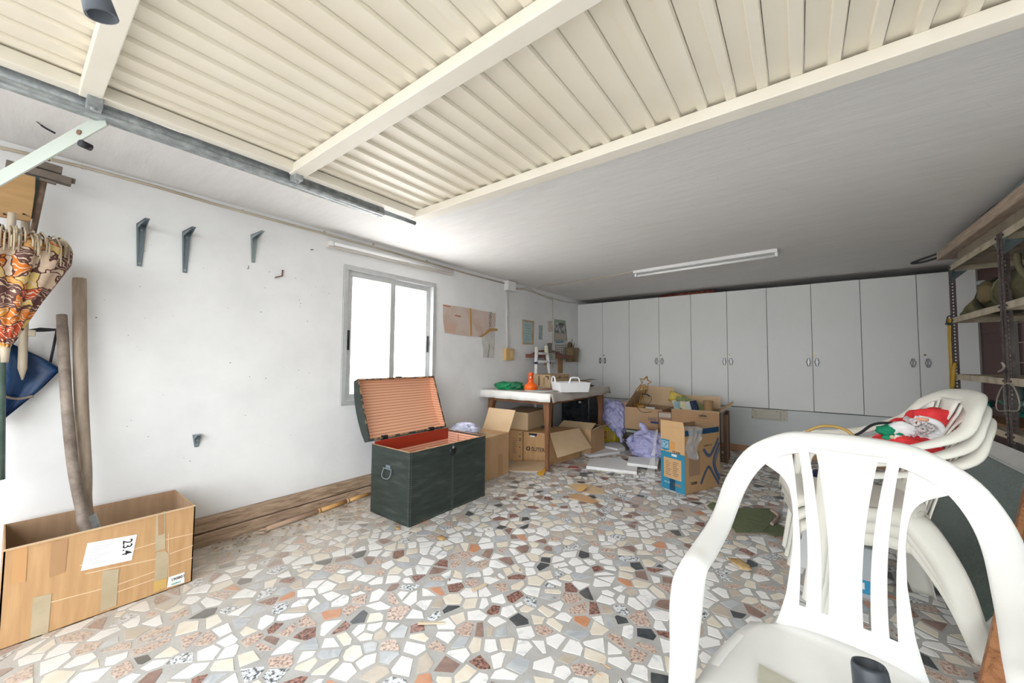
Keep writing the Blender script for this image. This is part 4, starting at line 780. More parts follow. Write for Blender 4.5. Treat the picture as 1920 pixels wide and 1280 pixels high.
ribbon([(.485, .39), (.42, .29), (.395, .22), (.42, .15), (.48, .06)], .016, gry, 'logo_stroke'); ribbon([(.49, .34), (.44, .26), (.42, .21), (.44, .15), (.49, .09)], .007, MATS['print_blue3'], 'logo_stroke')
ribbon([(.21, .06), (.28, .16), (.33, .19), (.39, .12), (.47, .02)], .013, gry, 'logo_stroke')
wrap = bpy.data.materials.new('plastic_wrap'); wrap.use_nodes = True; pb = wrap.node_tree.nodes['Principled BSDF']; pb.inputs['Base Color'].default_value = (.82, .83, .85, 1); pb.inputs['Alpha'].default_value = .5; pb.inputs['Roughness'].default_value = .3
wr = thing('plastic_wrap', 'translucent plastic foam wrap hanging over the rim of the appliance box', 'wrap', B + zz * .54)
rs = random.Random(8); rows = []
for i in range(22):
    t = i / 21; row = []
    for j in range(10):
        s_ = j / 9; nz = noise.noise(Vector((i * .3, j * .5, 1))) * .022
        if t < .2: p = B - n2 * (.10 - t * .5) + e2 * (.02 + s_ * .19) + zz * (.54 + .015 * math.sin(t * 15) + nz)
        else:
            q_ = (t - .2) / .8; sh = .02 * math.sin(q_ * 7) - .02 * q_; p = B + n2 * (.012 + abs(nz)) + e2 * (.02 + sh + s_ * (.19 - .05 * q_)) + zz * (.55 - q_ * (.24 + .04 * s_) + nz * .3)
        row.append(p)
    rows.append(row)
MB().sheet(rows).build('sheet', wrap, wr, sub=1)
rows = []
for i in range(12):
    t = i / 11; rows.append([A + Vector((-.02 - .05 * t, -.005, 0)) + n * .0 + zz * (.50 - .48 * t) + e * (-.002 - s_ * (.02 + .07 * t)) + n * .015 * math.sin(s_ * 9 + t * 5) for s_ in [k / 6 for k in range(7)]])
wrap2 = wrap.copy(); wrap2.name = 'plastic_wrap_thin'; wrap2.node_tree.nodes['Principled BSDF'].inputs['Alpha'].default_value = .28
MB().sheet(rows).build('trailing_sheet', wrap2, wr, sub=1)

# ------------------------------------------------------------------ trunk
tr = thing('travel_trunk', 'old dark green wooden trunk standing open below the window', 'trunk', (-2.325, 2.05, 0))
tgreen = mat('trunk_green', [(0.020, 0.028, 0.024), (0.034, 0.046, 0.040), (0.075, 0.09, 0.08)], scale=5, rough=.45, bump=.15, bscale=30, stretch=(1, 1, 5), contrast=(.3, .8))
sal = mat('trunk_lining', [(0.50, 0.19, 0.11), (0.80, 0.46, 0.32), (0.82, 0.49, 0.35)], scale=15, rough=.6, wave='Z', dist=.25, contrast=(.0, .5))
sal2 = mat('trunk_lining_lid', [(0.50, 0.19, 0.09), (0.78, 0.42, 0.26), (0.82, 0.47, 0.31)], scale=15, rough=.6, wave='Z', dist=.35, contrast=(.0, .5), stretch=(1, 1, .95))
trr = mat('trunk_red', (0.34, 0.035, 0.015), rough=.35); edge = mat('trunk_edge', [(0.30, 0.16, 0.08), (0.62, 0.40, 0.22)], scale=30, rough=.7)
x0, x1, y0, y1, hz = -2.548, -2.102, 1.665, 2.435, .49
def wallbox(nm, a, c, m, ti=None): return MB().bb(a, c).build(nm, m, tr, bevel=.002)
wallbox('front_board', (x1 - .014, y0, .0), (x1, y1, hz), tgreen); wallbox('back_board', (x0, y0, 0), (x0 + .014, y1, hz), tgreen)
wallbox('side_board', (x0 + .0141, y0, 0), (x1 - .0141, y0 + .014, hz), tgreen); wallbox('side_board', (x0 + .0141, y1 - .014, 0), (x1 - .0141, y1, hz), tgreen); wallbox('base_board', (x0 + .015, y0 + .015, .005), (x1 - .015, y1 - .015, .02), tgreen)
b = MB(); b.bb((x0 + .0145, y0 + .0145, .02), (x0 + .0165, y1 - .0145, hz - .075)).bb((x1 - .0165, y0 + .0145, .02), (x1 - .0145, y1 - .0145, hz - .01)).bb((x0 + .0165, y0 + .0145, .02), (x1 - .0165, y0 + .0165, hz - .01)).bb((x0 + .0165, y1 - .0165, .02), (x1 - .0165, y1 - .0145, hz - .01)).bb((x0 + .016, y0 + .016, .0205), (x1 - .016, y1 - .016, .023)); b.build('lining', sal, tr)
MB().bb((x0 + .0145, y0 + .0145, hz - .075), (x0 + .0185, y1 - .0145, hz + .02)).build('red_strip', trr, tr)
b = MB()
for a, c in (((x0, y0, hz), (x1, y0 + .012, hz + .002)), ((x1 - .012, y0, hz), (x1, y1, hz + .002)), ((x0 + .02, y1 - .012, hz), (x1, y1, hz + .002))): b.bb(a, c)
b.build('worn_rim', edge, tr)
MB().bb((x0 + .20, y0 + .016, .30), (x0 + .225, y0 + .03, hz - .03)).build('cleat', sal, tr, bevel=.004); MB().bb((x1 - .035, y0 + .16, .30), (x1 - .0165, y0 + .19, hz + .004)).build('cleat', edge, tr, bevel=.004)
MB().bb((x0 + .13, y1 - .03, .25), (x0 + .15, y1 - .0165, hz - .02)).build('cleat', sal, tr, bevel=.003)
b = MB(); rs = random.Random(4)      # rows of small tacks
for k in range(36):
    z = .012 + k * .0135; b.box((x1 + .0005, y0 + .012, z), (.003, .004, .004)).box((x1 - .012, y0 - .0005, z), (.004, .003, .004)).box((x1 + .0005, y1 - .01, z), (.003, .004, .004)).box((x0 + .012, y0 - .0005, z), (.004, .003, .004))
    b.box((x1 + .0016, 2.052, z), (.003, .004, .004)).box((x1 + .0016, 2.064, z), (.003, .004, .004))
for k in range(50): b.box((x1 + .0005, y0 + .015 + k * .0152, .012), (.003, .004, .004))
b.build('tacks', mat('tack', (0.22, 0.23, 0.21), rough=.4, metal=.6), tr)['kind'] = 'stuff'
MB().bb((x1, 2.045, .0), (x1 + .0012, 2.071, hz)).build('centre_band', mat('trunk_band', (0.03, 0.042, 0.036), rough=.35), tr)
lk = MB().lathe([(0, 0), (.034, 0), (.034, .003), (.0, .004)], (x1 + .0013, 2.058, hz - .055), 20, Matrix.Rotation(math.pi / 2, 3, 'Y')).build('lock_plate', mat('lock_dark', (0.03, 0.035, 0.035), rough=.3, metal=.5), tr)
MB().bb((x1 + .004, 2.05, hz - .035), (x1 + .010, 2.066, hz - .02)).build('hasp', galv, lk)
b = MB(); hc = Vector((-2.34, y0 - .004, .335)); b.tube(cr([hc + Vector(v) for v in ((-.040, 0, .012), (-.048, -.012, -.02), (-.03, -.022, -.048), (.03, -.022, -.048), (.048, -.012, -.02), (.040, 0, .012))], 6), .0038, 8); b.build('handle', bracket_m, tr)
b = MB(); b.box(hc + Vector((0, .002, .022)), (.05, .004, .03)); b.tube([hc + Vector((-.05, -.003, .012)), hc + Vector((.05, -.003, .012))], .005, 8); b.build('handle_plate', bracket_m, tr, bevel=.002)
# lid, leaning back
h0, h1 = Vector((-2.582, 0, .512)), Vector((-2.757, 0, .960)); ed = (h1 - h0).normalized(); bk = Vector((-ed.z, 0, ed.x)); LL = (h1 - h0).length
ya, yb_ = y0 - .004, y1 + .004
def lp(s, d, y): p = h0 + ed * s + bk * d; return Vector((p.x, y, p.z))
prof = [(0, 0), (0, .055), (LL * .15, .078), (LL * .35, .092), (LL * .5, .096), (LL * .65, .092), (LL * .85, .078), (LL, .055), (LL, 0)]
lid = MB(); lid.sheet([[lp(s_, d_, ya) for s_, d_ in prof], [lp(s_, d_, yb_) for s_, d_ in prof]], smooth=False)
lid = lid.build('lid', tgreen, tr, solid=.006)
for y in (ya - .001, yb_ - .008): MB().slab([lp(s_, d_, y) for s_, d_ in prof], .009, (0, 1, 0)).build('lid_end', tgreen, lid)
ins = [(.006, 0.001), (.006, .050), (LL * .15, .071), (LL * .35, .085), (LL * .5, .089), (LL * .65, .085), (LL * .85, .071), (LL - .006, .050), (LL - .006, 0.001)]
b = MB(); b.sheet([[lp(s_, d_, ya + .010) for s_, d_ in ins], [lp(s_, d_, yb_ - .010) for s_, d_ in ins]], smooth=False)
for y, n_ in ((ya + .0095, 1), (yb_ - .0095, -1)): b.add([lp(s_, d_, y) for s_, d_ in ins], [list(range(9))])
b.build('lid_lining', sal2, lid)
b = MB()
for s0, s1 in ((-.003, .010), (LL - .010, LL + .003)): b.slab([lp(s0, -.001, ya), lp(s0, -.001, yb_), lp(s1, -.001, yb_), lp(s1, -.001, ya)], .004, -bk)
for y0_, y1_ in ((ya, ya + .012), (yb_ - .012, yb_)): b.slab([lp(0, -.001, y0_), lp(0, -.001, y1_), lp(LL, -.001, y1_), lp(LL, -.001, y0_)], .004, -bk)
b.build('lid_rim', mat('trunk_rim', [(0.04, 0.05, 0.045), (0.45, 0.26, 0.13)], scale=25, rough=.7, contrast=(.45, .6)), lid)
for y in (1.80, 2.27): b = MB(); b.bb((-2.60, y - .025, .485), (-2.575, y + .025, .53)); b.build('hinge', dkmet, tr, bevel=.003)
MB().box(lp(LL + .006, .0, 2.045), (.02, .06, .012)).build('clasp', dkmet, lid, bevel=.003)

# ------------------------------------------------------------------ timber, cane
pk = []
for k, (z0, z1, xo, ya_) in enumerate(((.0, .074, .062, .32), (.082, .158, .050, .30))):
    t = thing('timber_plank', ('lower' if k == 0 else 'upper') + ' of two old rough planks stacked along the left wall', 'plank', (XL, ya_, z0), 'planks along the left wall')
    rows = []; rs = random.Random(k)
    for i in range(41):
        y = ya_ + i * (2.52 - ya_) / 40; w_ = .0015 * rs.uniform(-1, 1); rows.append([Vector((XL + .002, y, z0)), Vector((XL + xo + w_, y, z0)), Vector((XL + xo + w_, y, z1 - .004)), Vector((XL + xo - .004 + w_, y, z1 + w_)), Vector((XL + .002, y, z1)), Vector((XL + .002, y, z0))])
    b = MB().sheet(rows, smooth=False); b.add(rows[0][:5], [(0, 1, 2, 3, 4)]); b.add(rows[-1][:5], [(4, 3, 2, 1, 0)]); b.build('plank', wood, t)
cane = mat('cane', [(0.55, 0.28, 0.09), (0.70, 0.42, 0.17)], scale=8, rough=.4); canep = mat('cane_pale', [(0.55, 0.36, 0.25), (0.62, 0.45, 0.33)], scale=8, rough=.6)
bt = thing('bamboo_cane', 'jointed bamboo cane lying on the floor along the planks', 'cane', onz(500, 993))
a, c = onz(499, 992, .016), onz(700, 922, .016); cn = [a + (c - a) * t for t in (0, .03, .42, .44, .70, .72, .98)]
MB().tube([cn[0], cn[1], cn[2]], [.013, .016, .016], 12).build('grip', canep, bt); MB().tube([cn[2], cn[3]], .0185, 12).build('collar', cane, bt)
MB().tube([cn[3], cn[4]], .0155, 12).build('section', cane, bt); MB().tube([cn[4], cn[5]], .018, 12).build('collar', canep, bt); MB().tube([cn[5], cn[6]], .0145, 12).build('section', cane, bt)
MB().tube(cr([cn[0], cn[0] + Vector((-.02, -.02, 0)), cn[0] + Vector((0, -.05, -.004)), cn[0] + Vector((.03, -.02, -.006))], 4), .005, 6).build('string', canep, bt)

# ------------------------------------------------------------------ long carton with tools
T, c = carton('long_carton', 'long low cardboard box with tape and labels against the left wall', (-2.457, .03), (-2.457, .613), (-.385, 0), .372, 0, cardo, mi=cardd, open_=True)
def onb(nm, uvs, m, off=.001): return MB().slab([onx(u, v, -2.457 + off) for u, v in uvs], .0008, (1, 0, 0)).build(nm, m, T)
onb('tape', [(192, 1070), (223, 1066), (218, 1135), (188, 1146)], tape); onb('tape', [(293, 1035), (310, 1032), (316, 1038), (314, 1082), (289, 1090)], tape)
onb('tape', [(289, 1090), (313, 1083), (312, 1100), (288, 1111)], mat('tape_yellow', (0.60, 0.39, 0.13), rough=.4)); onb('tape', [(292, 964), (310, 958), (310, 1028), (291, 1034)], tape); onb('tape', [(296, 966), (307, 962), (308, 1000), (297, 1004)], taped, .002)
onb('tape', [(96, 1016), (128, 1010), (122, 1072), (92, 1082)], taped); onb('tape', [(62, 1120), (97, 1112), (90, 1186), (56, 1196)], tape); onb('tape', [(24, 1030), (52, 1023), (48, 1090), (22, 1096)], mat('tape_orange', (0.55, 0.30, 0.13), rough=.4))
onb('label', [(164, 1018), (257, 1001.5), (247, 1049.6), (151.5, 1070)], paper); onb('label', [(316, 1082), (346, 1072), (345.6, 1091.5), (313, 1101.5)], paper)
p = onx(231, 1013, -2.4545); text('lettering', '23.4', .044, onx(231, 1013, -2.4545), (0, 0, -1), (0, 1, 0), ink, T, sx=.9)
text('lettering', '190801', .018, onx(320, 1090, -2.4545), (0, 1, 0), (0, 0, 1), ink, T); text('lettering', 'mixtos', .013, onx(321, 1097, -2.4545), (0, 1, 0), (0, 0, 1), mat('ink_green', (0.02, 0.35, 0.30), rough=.6), T)
b = MB(); P0 = onx(170, 1030, -2.4548)
for k in range(7): a_ = onx(172 - k * 1.6, 1026 + k * 5.5, -2.4548); q_ = onx(215 - k * 2 - (k % 3) * 8, 1018 + k * 5.2, -2.4548); b.slab([a_, q_, q_ + Vector((0, 0, -.0015)), a_ + Vector((0, 0, -.0015))], .0004, (1, 0, 0))
b.build('printed_lines', mat('ink_faint', (0.45, 0.47, 0.48), rough=.7), T)
b = MB(); b.bb((-2.47, .03, .3705), (-2.452, .613, .3735)); b.build('rim', mat('card_edge', (0.62, 0.44, 0.27), rough=.8), T)
b = MB()
for pts2 in ([(150, 1060), (316, 1010), (362, 1000)], [(160, 1075), (290, 1048), (362, 1022)], [(90, 1130), (220, 1096), (362, 1045)], [(190, 1120), (290, 1085)], [(316, 1000), (316, 1082)]):
    for q0, q1 in zip(pts2[:-1], pts2[1:]): a_, q_ = onx(*q0, -2.4563), onx(*q1, -2.4563); w_ = Vector((0, .001, .0018)); b.slab([a_ - w_, q_ - w_, q_ + w_, a_ + w_], .0006, (1, 0, 0))
b.build('scuff_lines', mat('scuff', (0.74, 0.54, 0.34), rough=.7), T)
# mallet and axe handles
h1_ = thing('pickaxe_handle', 'long pale wooden tool handle standing in the long box', 'handle', (-2.72, .3, .005))
pp_ = [onx(149, 530, -2.82), onx(150, 640, -2.79), onx(153, 760, -2.76), onx(159, 880, -2.72), onx(164, 975, -2.68), Vector((-2.66, .36, .03))]
MB().tube(cr([pp_[0] + Vector((0, 0, .006)), pp_[0]] + pp_, 6), [.0225] * 6 + [.0235] * 6 + [.0245] * 25, 14).blob(pp_[0], (.0235, .0235, .02), 3, 0).build('shaft', handlew, h1_)
MB().tube([pp_[4] + Vector((0, 0, .02)), pp_[5]], .0265, 12).build('metal_socket', galv, h1_)
h2_ = thing('curved_tool_handle', 'darker worn curved tool handle leaning in the long box', 'handle', (-2.7, .2, .005))
pp_ = [onx(116, 597, -2.80), onx(121, 690, -2.76), onx(128, 790, -2.71), onx(138, 880, -2.67), onx(152, 950, -2.63), onx(166, 1000, -2.60), Vector((-2.55, .42, .03))]
MB().tube(cr([pp_[0] + Vector((0, 0, .005)), pp_[0]] + pp_, 6), [.0178] * 6 + [.018] * 8 + [.0195] * 30, 14).blob(pp_[0], (.0185, .0185, .016), 3, 0).build('shaft', handled, h2_)
# things hanging further left on the wall
sw = thing('hand_saw', 'thin dark metal frame saw hanging behind the dark tool handle', 'saw', onx(80, 620, -2.86))
MB().slab([onx(u, v, -2.86) for u, v in ((50, 618), (75, 614), (105, 616), (108, 620), (80, 622), (52, 622))], .006, (1, 0, 0)).build('blade', dkmet, sw); MB().tube([onx(107, 618, -2.86), onx(94, 682, -2.86)], .005, 6).build('rod', dkmet, sw)
bl = thing('blue_bag', 'deep blue plastic sheet bag hanging at the left edge behind the pole', 'bag', onx(40, 700, -2.87))
blue = mat('deep_blue', [(0.003, 0.02, 0.075), (0.007, 0.045, 0.13)], scale=6, rough=.4, bump=.3, bscale=18)
rows = []
Lp = [(0, 630), (0, 670), (0, 715), (0, 755), (0, 790)]; Rp = [(30, 648), (72, 668), (115, 692), (75, 730), (4, 788)]
for (lu, lv), (ru, rv) in zip(Lp, Rp): rows.append([onx(lu - 12 + (ru + 12 - lu) * t, lv + (rv - lv) * t, -2.85 + .02 * math.sin(t * 9 + lv)) for t in [k / 8 for k in range(9)]])
MB().sheet(rows).build('sheet', blue, bl, solid=.012)
MB().tube(cr([onx(4, 740, -2.83), onx(20, 746, -2.83), onx(40, 747, -2.83), onx(62, 742, -2.83)], 5), .006, 6).build('strap', handled, bl)
gp_ = tag(MB().tube([onx(-1, 620, -2.78), onx(-3, 900, -2.72)], .018, 10).build('green_pole', mat('pole_green', [(0.05, 0.10, 0.08), (0.14, 0.20, 0.17)], scale=12, rough=.5)), 'thin green pole cut by the left edge below the parasol', 'pole')
sk = thing('wooden_stake', 'pale pointed wooden stake hanging down behind the parasol', 'stake', onx(44, 600, -2.8))
bone = mat('stake_wood', [(0.42, 0.34, 0.25), (0.56, 0.48, 0.37)], scale=9, rough=.7)
MB().tube([onx(48, 405, -2.83), onx(45, 600, -2.81), onx(42, 690, -2.80), onx(42, 712, -2.80)], [.014, .014, .014, .003], 8).build('shaft', bone, sk)
MB().box(onx(20, 623, -2.81), (.02, .14, .03)).build('crosspiece', bone, sk, bevel=.003)
cp = thing('wooden_board', 'square plywood board fixed high on the wall at the left edge', 'board', onx(30, 370, -2.75))
MB().slab([onx(u, v, -2.72) for u, v in ((-25, 332), (30, 324), (67, 331), (66, 360), (58, 415), (-25, 402))], .016, (-1, 0, 0)).build('board', mat('plywood', [(0.38, 0.22, 0.09), (0.52, 0.32, 0.14)], scale=5, rough=.6, stretch=(1, .6, 5)), cp, bevel=.002)
for u, v in ((8, 401), (44, 401)): MB().tube([onx(u, v, -2.72), onx(u, v, -2.70)], .004, 6).build('screw', dkmet, cp)
cm = thing('wood_clamp', 'grey-brown wooden clamp with iron bar above the parasol', 'clamp', onx(80, 330, -2.8))
gw = mat('grey_wood', [(0.13, 0.105, 0.085), (0.24, 0.20, 0.165)], scale=10, rough=.8)
def bx(nm, u, v, d, m_, x=-2.78, R=None): return MB().box(onx(u, v, x), d, R).build(nm, m_, cm, bevel=.003)
Ry = Matrix.Rotation(-.06, 3, 'X')
bx('jaw', 82, 312, (.05, .11, .035), gw, -2.78, Ry); bx('bar', 75, 326, (.045, .19, .032), gw, -2.76, Ry); bx('rod', 108, 331, (.03, .11, .02), gw, -2.76, Ry); bx('peg', 90, 340, (.02, .05, .012), gw, -2.74, Ry)
MB().slab([onx(u, v, -2.77) for u, v in ((60, 318), (82, 322), (82, 345), (70, 380), (64, 408), (58, 412), (64, 370))], .02, (1, 0, 0)).build('iron_arm', mat('iron_green', (0.09, 0.11, 0.10), rough=.5, metal=.3), cm)
MB().tube([onx(83, 336, -2.75), onx(76, 370, -2.75), onx(61, 440, -2.75)], .010, 8).build('stick', mat('stick_brown', [(0.14, 0.09, 0.06), (0.30, 0.21, 0.15)], scale=20, rough=.7), cm)
MB().tube(cr([onx(76, 300, -2.78), onx(80, 297, -2.78), onx(90, 297, -2.78), onx(92, 302, -2.78)], 4), .004, 6).build('wire_loop', rust, cm)
# parasol
pr = thing('folded_parasol', 'folded floral orange and brown parasol with string fringe hanging upside down', 'parasol', onx(8, 650, -2.62))
def floral():
    m = bpy.data.materials.new('floral_cloth'); m.use_nodes = True; nt = m.node_tree; N = nt.nodes; L = nt.links; b = N['Principled BSDF']; b.inputs['Roughness'].default_value = .8
    tc = N.new('ShaderNodeTexCoord'); ns = N.new('ShaderNodeTexNoise'); ns.inputs['Scale'].default_value = 14; L.new(tc.outputs['Object'], ns.inputs['Vector'])
    ad = N.new('ShaderNodeMixRGB'); ad.inputs[0].default_value = .12; L.new(tc.outputs['Object'], ad.inputs[1]); L.new(ns.outputs['Color'], ad.inputs[2])
    v1 = N.new('ShaderNodeTexVoronoi'); v1.inputs['Scale'].default_value = 20; L.new(ad.outputs[0], v1.inputs['Vector'])
    sp = N.new('ShaderNodeSeparateColor'); L.new(v1.outputs['Color'], sp.inputs[0]); cr_ = N.new('ShaderNodeValToRGB'); cr_.color_ramp.interpolation = 'CONSTANT'; L.new(sp.outputs[0], cr_.inputs[0])
    cols = [(0, (0.12, 0.05, 0.045)), (.22, (0.60, 0.17, 0.02)), (.40, (0.62, 0.47, 0.35)), (.55, (0.68, 0.30, 0.04)), (.66, (0.66, 0.47, 0.14)), (.78, (0.47, 0.06, 0.015)), (.86, (0.70, 0.58, 0.46)), (.94, (0.16, 0.07, 0.06))]
    e = cr_.color_ramp.elements
    while len(e) < len(cols): e.new(.5)
    for i, (p, c) in enumerate(cols): e[i].position = p; e[i].color = (*c, 1)
    v2 = N.new('ShaderNodeTexVoronoi'); v2.feature = 'DISTANCE_TO_EDGE'; v2.inputs['Scale'].default_value = 20; L.new(ad.outputs[0], v2.inputs['Vector'])
    lt = N.new('ShaderNodeMath'); lt.operation = 'LESS_THAN'; lt.inputs[1].default_value = .045; L.new(v2.outputs['Distance'], lt.inputs[0])
    v3 = N.new('ShaderNodeTexWave'); v3.wave_type = 'RINGS'; v3.inputs['Scale'].default_value = 22; v3.inputs['Distortion'].default_value = 9; L.new(ad.outputs[0], v3.inputs['Vector'])
    gt = N.new('ShaderNodeMath'); gt.operation = 'GREATER_THAN'; gt.inputs[1].default_value = .86; L.new(v3.outputs['Fac'], gt.inputs[0])
    m1 = N.new('ShaderNodeMixRGB'); L.new(gt.outputs[0], m1.inputs[0]); L.new(cr_.outputs[0], m1.inputs[1]); m1.inputs[2].default_value = (0.68, 0.52, 0.38, 1)
    m2 = N.new('ShaderNodeMixRGB'); L.new(lt.outputs[0], m2.inputs[0]); L.new(m1.outputs[0], m2.inputs[1]); m2.inputs[2].default_value = (0.10, 0.035, 0.025, 1); L.new(m2.outputs[0], b.inputs['Base Color']); return m
fl_ = floral(); tip = onx(10, 652, -2.62); top = onx(20, 452, -2.62); ax = (top - tip); HL = ax.length; Rp_ = ax.normalized().to_track_quat('Z', 'Y').to_matrix()
nple = 11
pf = lambda an, z: 1 + .26 * abs(math.sin(an * nple / 2)) - .16 + .05 * math.sin(an * 3 + z * 9)
MB().lathe([(.012, 0), (.028, HL * .08), (.055, HL * .25), (.085, HL * .45), (.118, HL * .65), (.148, HL * .84), (.150, HL * .96), (.125, HL * 1.03), (.07, HL * 1.02), (.02, HL * .95)], tip, 88, Rp_, 0, pf).build('cloth', fl_, pr)
b = MB(); rs = random.Random(9)
for k in range(210):
    an = rs.uniform(0, 2 * math.pi); r0 = rs.uniform(.10, .150); q = Vector((r0 * math.cos(an), r0 * math.sin(an), HL * rs.uniform(.98, 1.05))); ln = rs.uniform(.03, .075) if math.sin(an * 5.5) > -.6 else rs.uniform(.06, .12); o2 = rs.uniform(.150, .168)
    q2 = Vector((o2 * math.cos(an + rs.uniform(-.1, .1)), o2 * math.sin(an), q.z - .01)); q3 = Vector((o2 * 1.02 * math.cos(an + rs.uniform(-.15, .15)), o2 * math.sin(an), q.z - ln))
    b.tube([tip + Rp_ @ q, tip + Rp_ @ ((q + q2) / 2 + Vector((0, 0, .02))), tip + Rp_ @ q2, tip + Rp_ @ q3], .0032, 4)
b.build('fringe', mat('fringe_string', [(0.36, 0.28, 0.18), (0.56, 0.46, 0.33)], scale=20, rough=.9), pr)['kind'] = 'stuff'
MB().tube([tip - ax.normalized() * .06, tip + ax.normalized() * .02], [.010, .015], 10).build('ferrule', bone, pr); MB().tube([top, top + ax.normalized() * .12], .012, 8).build('pole', bone, pr)
for k in range(11):
    an = (k + .5) * 2 * math.pi / nple; b = MB(); b.tube([tip + Rp_ @ Vector((.13 * math.cos(an), .13 * math.sin(an), HL * .98)), tip + Rp_ @ Vector((.10 * math.cos(an), .10 * math.sin(an), HL * 1.10))], .004, 6); b.build('rib_end', dkmet, pr)

# ------------------------------------------------------------------ right wall: maroon door and tiles
maroon = mat('maroon_wood', [(0.045, 0.010, 0.007), (0.085, 0.020, 0.014)], scale=5, rough=.5, stretch=(5, 5, .4))
d1 = bpy.data.objects.new('door_1', None); COL.objects.link(d1); d1.location = (XR, 5.3, 0); struct(d1)
MB().bb((XR - .03, 4.98, 0), (XR, 5.62, 2.02)).build('door_leaf', maroon, d1, bevel=.003)
for k in range(3): MB().bb((XR - .036, 5.03, .12 + k * .64), (XR - .029, 5.57, .66 + k * .64)).build('door_panel', maroon, d1, bevel=.006)
MB().bb((XR - .04, 5.62, 0), (XR, 5.637, 2.05)).bb((XR - .04, 4.93, 0), (XR, 4.98, 2.05)).build('door_frame', mat('frame_grey', (0.22, 0.21, 0.2), rough=.6), d1)
tilem = mat('tile_brown', [(0.05, 0.014, 0.010), (0.085, 0.024, 0.016)], scale=4, rough=.2); MB().bb((XR - .006, 3.0, 0), (XR, 4.92, ZC)).build('grout', mat('grout', (0.36, 0.31, 0.24), rough=.9), wall_right)
tm = None
for i in range(9):
    for j in range(13):
        y, z = 3.02 + i * .21, .01 + j * .161
        if tm is None: o = MB().bb((XR - .012, y, z), (XR - .004, y + .2, z + .151)).build('tile', tilem, wall_right); tm = o.data; ref = Vector((y, z))
        else: o = bpy.data.objects.new('tile', tm); COL.objects.link(o); o.parent = wall_right; o.location = (0, y - ref[0], z - ref[1])

# ------------------------------------------------------------------ steel shelving
SX0, SX1 = .95, 1.375; PYs = (2.52, 3.485, 4.45)
rk = thing('shelf_rack', 'brown slotted-angle shelving unit with dusty cream shelves on the right', 'shelving', (1.16, 3.5, 0))
postm = mat('post_brown', [(0.055, 0.038, 0.036), (0.125, 0.095, 0.09)], scale=12, rough=.55); shm = mat('shelf_cream', [(0.33, 0.28, 0.20), (0.50, 0.44, 0.33)], scale=9, rough=.6, contrast=(.35, .6))
def perf(b, P0, du, w_, z0, z1, nrm):
    P0 = Vector(P0); du = Vector(du); t = Vector(nrm) * .002
    def q(u0, u1, a, c): b.slab([P0 + du * u0 + zz * a, P0 + du * u1 + zz * a, P0 + du * u1 + zz * c, P0 + du * u0 + zz * c], .002, nrm)
    q(0, w_ * .38, z0, z1); q(w_ * .62, w_, z0, z1); z = z0
    while z < z1 - .02: q(w_ * .38, w_ * .62, z, min(z + .013, z1)); z += .025
for iy, y in enumerate(PYs):
    for x, sx in ((SX0, 1), (SX1, -1)):
        for s in ((1,) if iy == 2 and 0 else ((-1,) if iy == 2 else (1,) if iy == 0 else (1, -1))):
            b = MB(); yy = y + (.002 if s > 0 else -.002); perf(b, (x, yy, .0), (0, s, 0), .036, 0, 1.885, (sx, 0, 0)); perf(b, (x, yy, .0), (sx, 0, 0), .036, 0, 1.885, (0, s, 0)); b.build('post', postm, rk)
for bay in (0, 1):
    ya_, yb2 = PYs[bay] + .006, PYs[bay + 1] - .006
    for z in (1.885, 1.475, 1.040, .728, .16):
        b = MB(); zt_ = z if not (z == 1.04 and bay == 0) else 1.04
        b.bb((SX0 + .003, ya_, zt_ - .003), (SX1 - .003, yb2, zt_)).bb((SX0 + .003, ya_, zt_ - .042), (SX0 + .006, yb2, zt_)).bb((SX1 - .006, ya_, zt_ - .042), (SX1 - .003, yb2, zt_)).bb((SX0 + .006, ya_, zt_ - .042), (SX1 - .006, ya_ + .003, zt_)).bb((SX0 + .006, yb2 - .003, zt_ - .042), (SX1 - .006, yb2, zt_))
        sf = b.build('shelf', shm, rk)
        for y in (ya_ + .045, yb2 - .045): MB().tube([(SX0 - .002, y, zt_ - .02), (SX0 + .004, y, zt_ - .02)], .006, 8).build('bolt', dkmet, sf)
gus = mat('gusset', [(0.06, 0.09, 0.09), (0.14, 0.18, 0.18)], scale=20, rough=.5)
for y, s in ((4.445, -1), (3.49, 1), (3.48, -1)): MB().slab([(SX0 + .004, y, 1.84), (SX0 + .004, y + s * .09, 1.84), (SX0 + .004, y, 1.76)], .003, (1, 0, 0)).slab([(SX0 + .005, y, 1.84), (SX0 + .10, y, 1.84), (SX0 + .005, y, 1.75)], .003, (0, s, 0)).build('gusset', gus, rk)
bm_ = tag(MB().bb((SX0 - .035, 2.0, 1.960), (SX0 + .10, 4.57, 2.03)).build('timber_beam', mat('beam_wood', [(0.30, 0.225, 0.17), (0.48, 0.385, 0.30)], scale=9, rough=.8, stretch=(6, .6, 6)), bevel=.006), 'thick dusty timber beam lying along the top of the shelving', 'beam')
bm2 = tag(MB().bb((SX0 + .02, 2.4, 1.888), (SX0 + .36, 4.3, 1.957)).build('stacked_board', mat('board_dark', [(0.20, 0.16, 0.12), (0.3, 0.25, 0.18)], scale=6, rough=.8)), 'old boards lying under the beam on the top shelf', 'board')
hs = mat('hose_dark', (0.035, 0.04, 0.04), rough=.5); hg = mat('hose_green', [(0.0, 0.10, 0.07), (0.01, 0.17, 0.12)], scale=10, rough=.35)
tag(MB().tube(cr([(.99, 4.3, 2.045), (.93, 4.62, 2.03), (.87, 4.80, 2.03), (.82, 4.86, 2.015), (.88, 4.80, 2.005), (.95, 4.62, 2.0)], 8), .010, 8).build('bent_rod', hs), 'black rod bent into a loop at the end of the timber beam', 'rod')
hz_ = thing('garden_hose', 'dark and green garden hoses lying on the timber beam below the ceiling', 'hose', (.97, 3.4, 2.03))
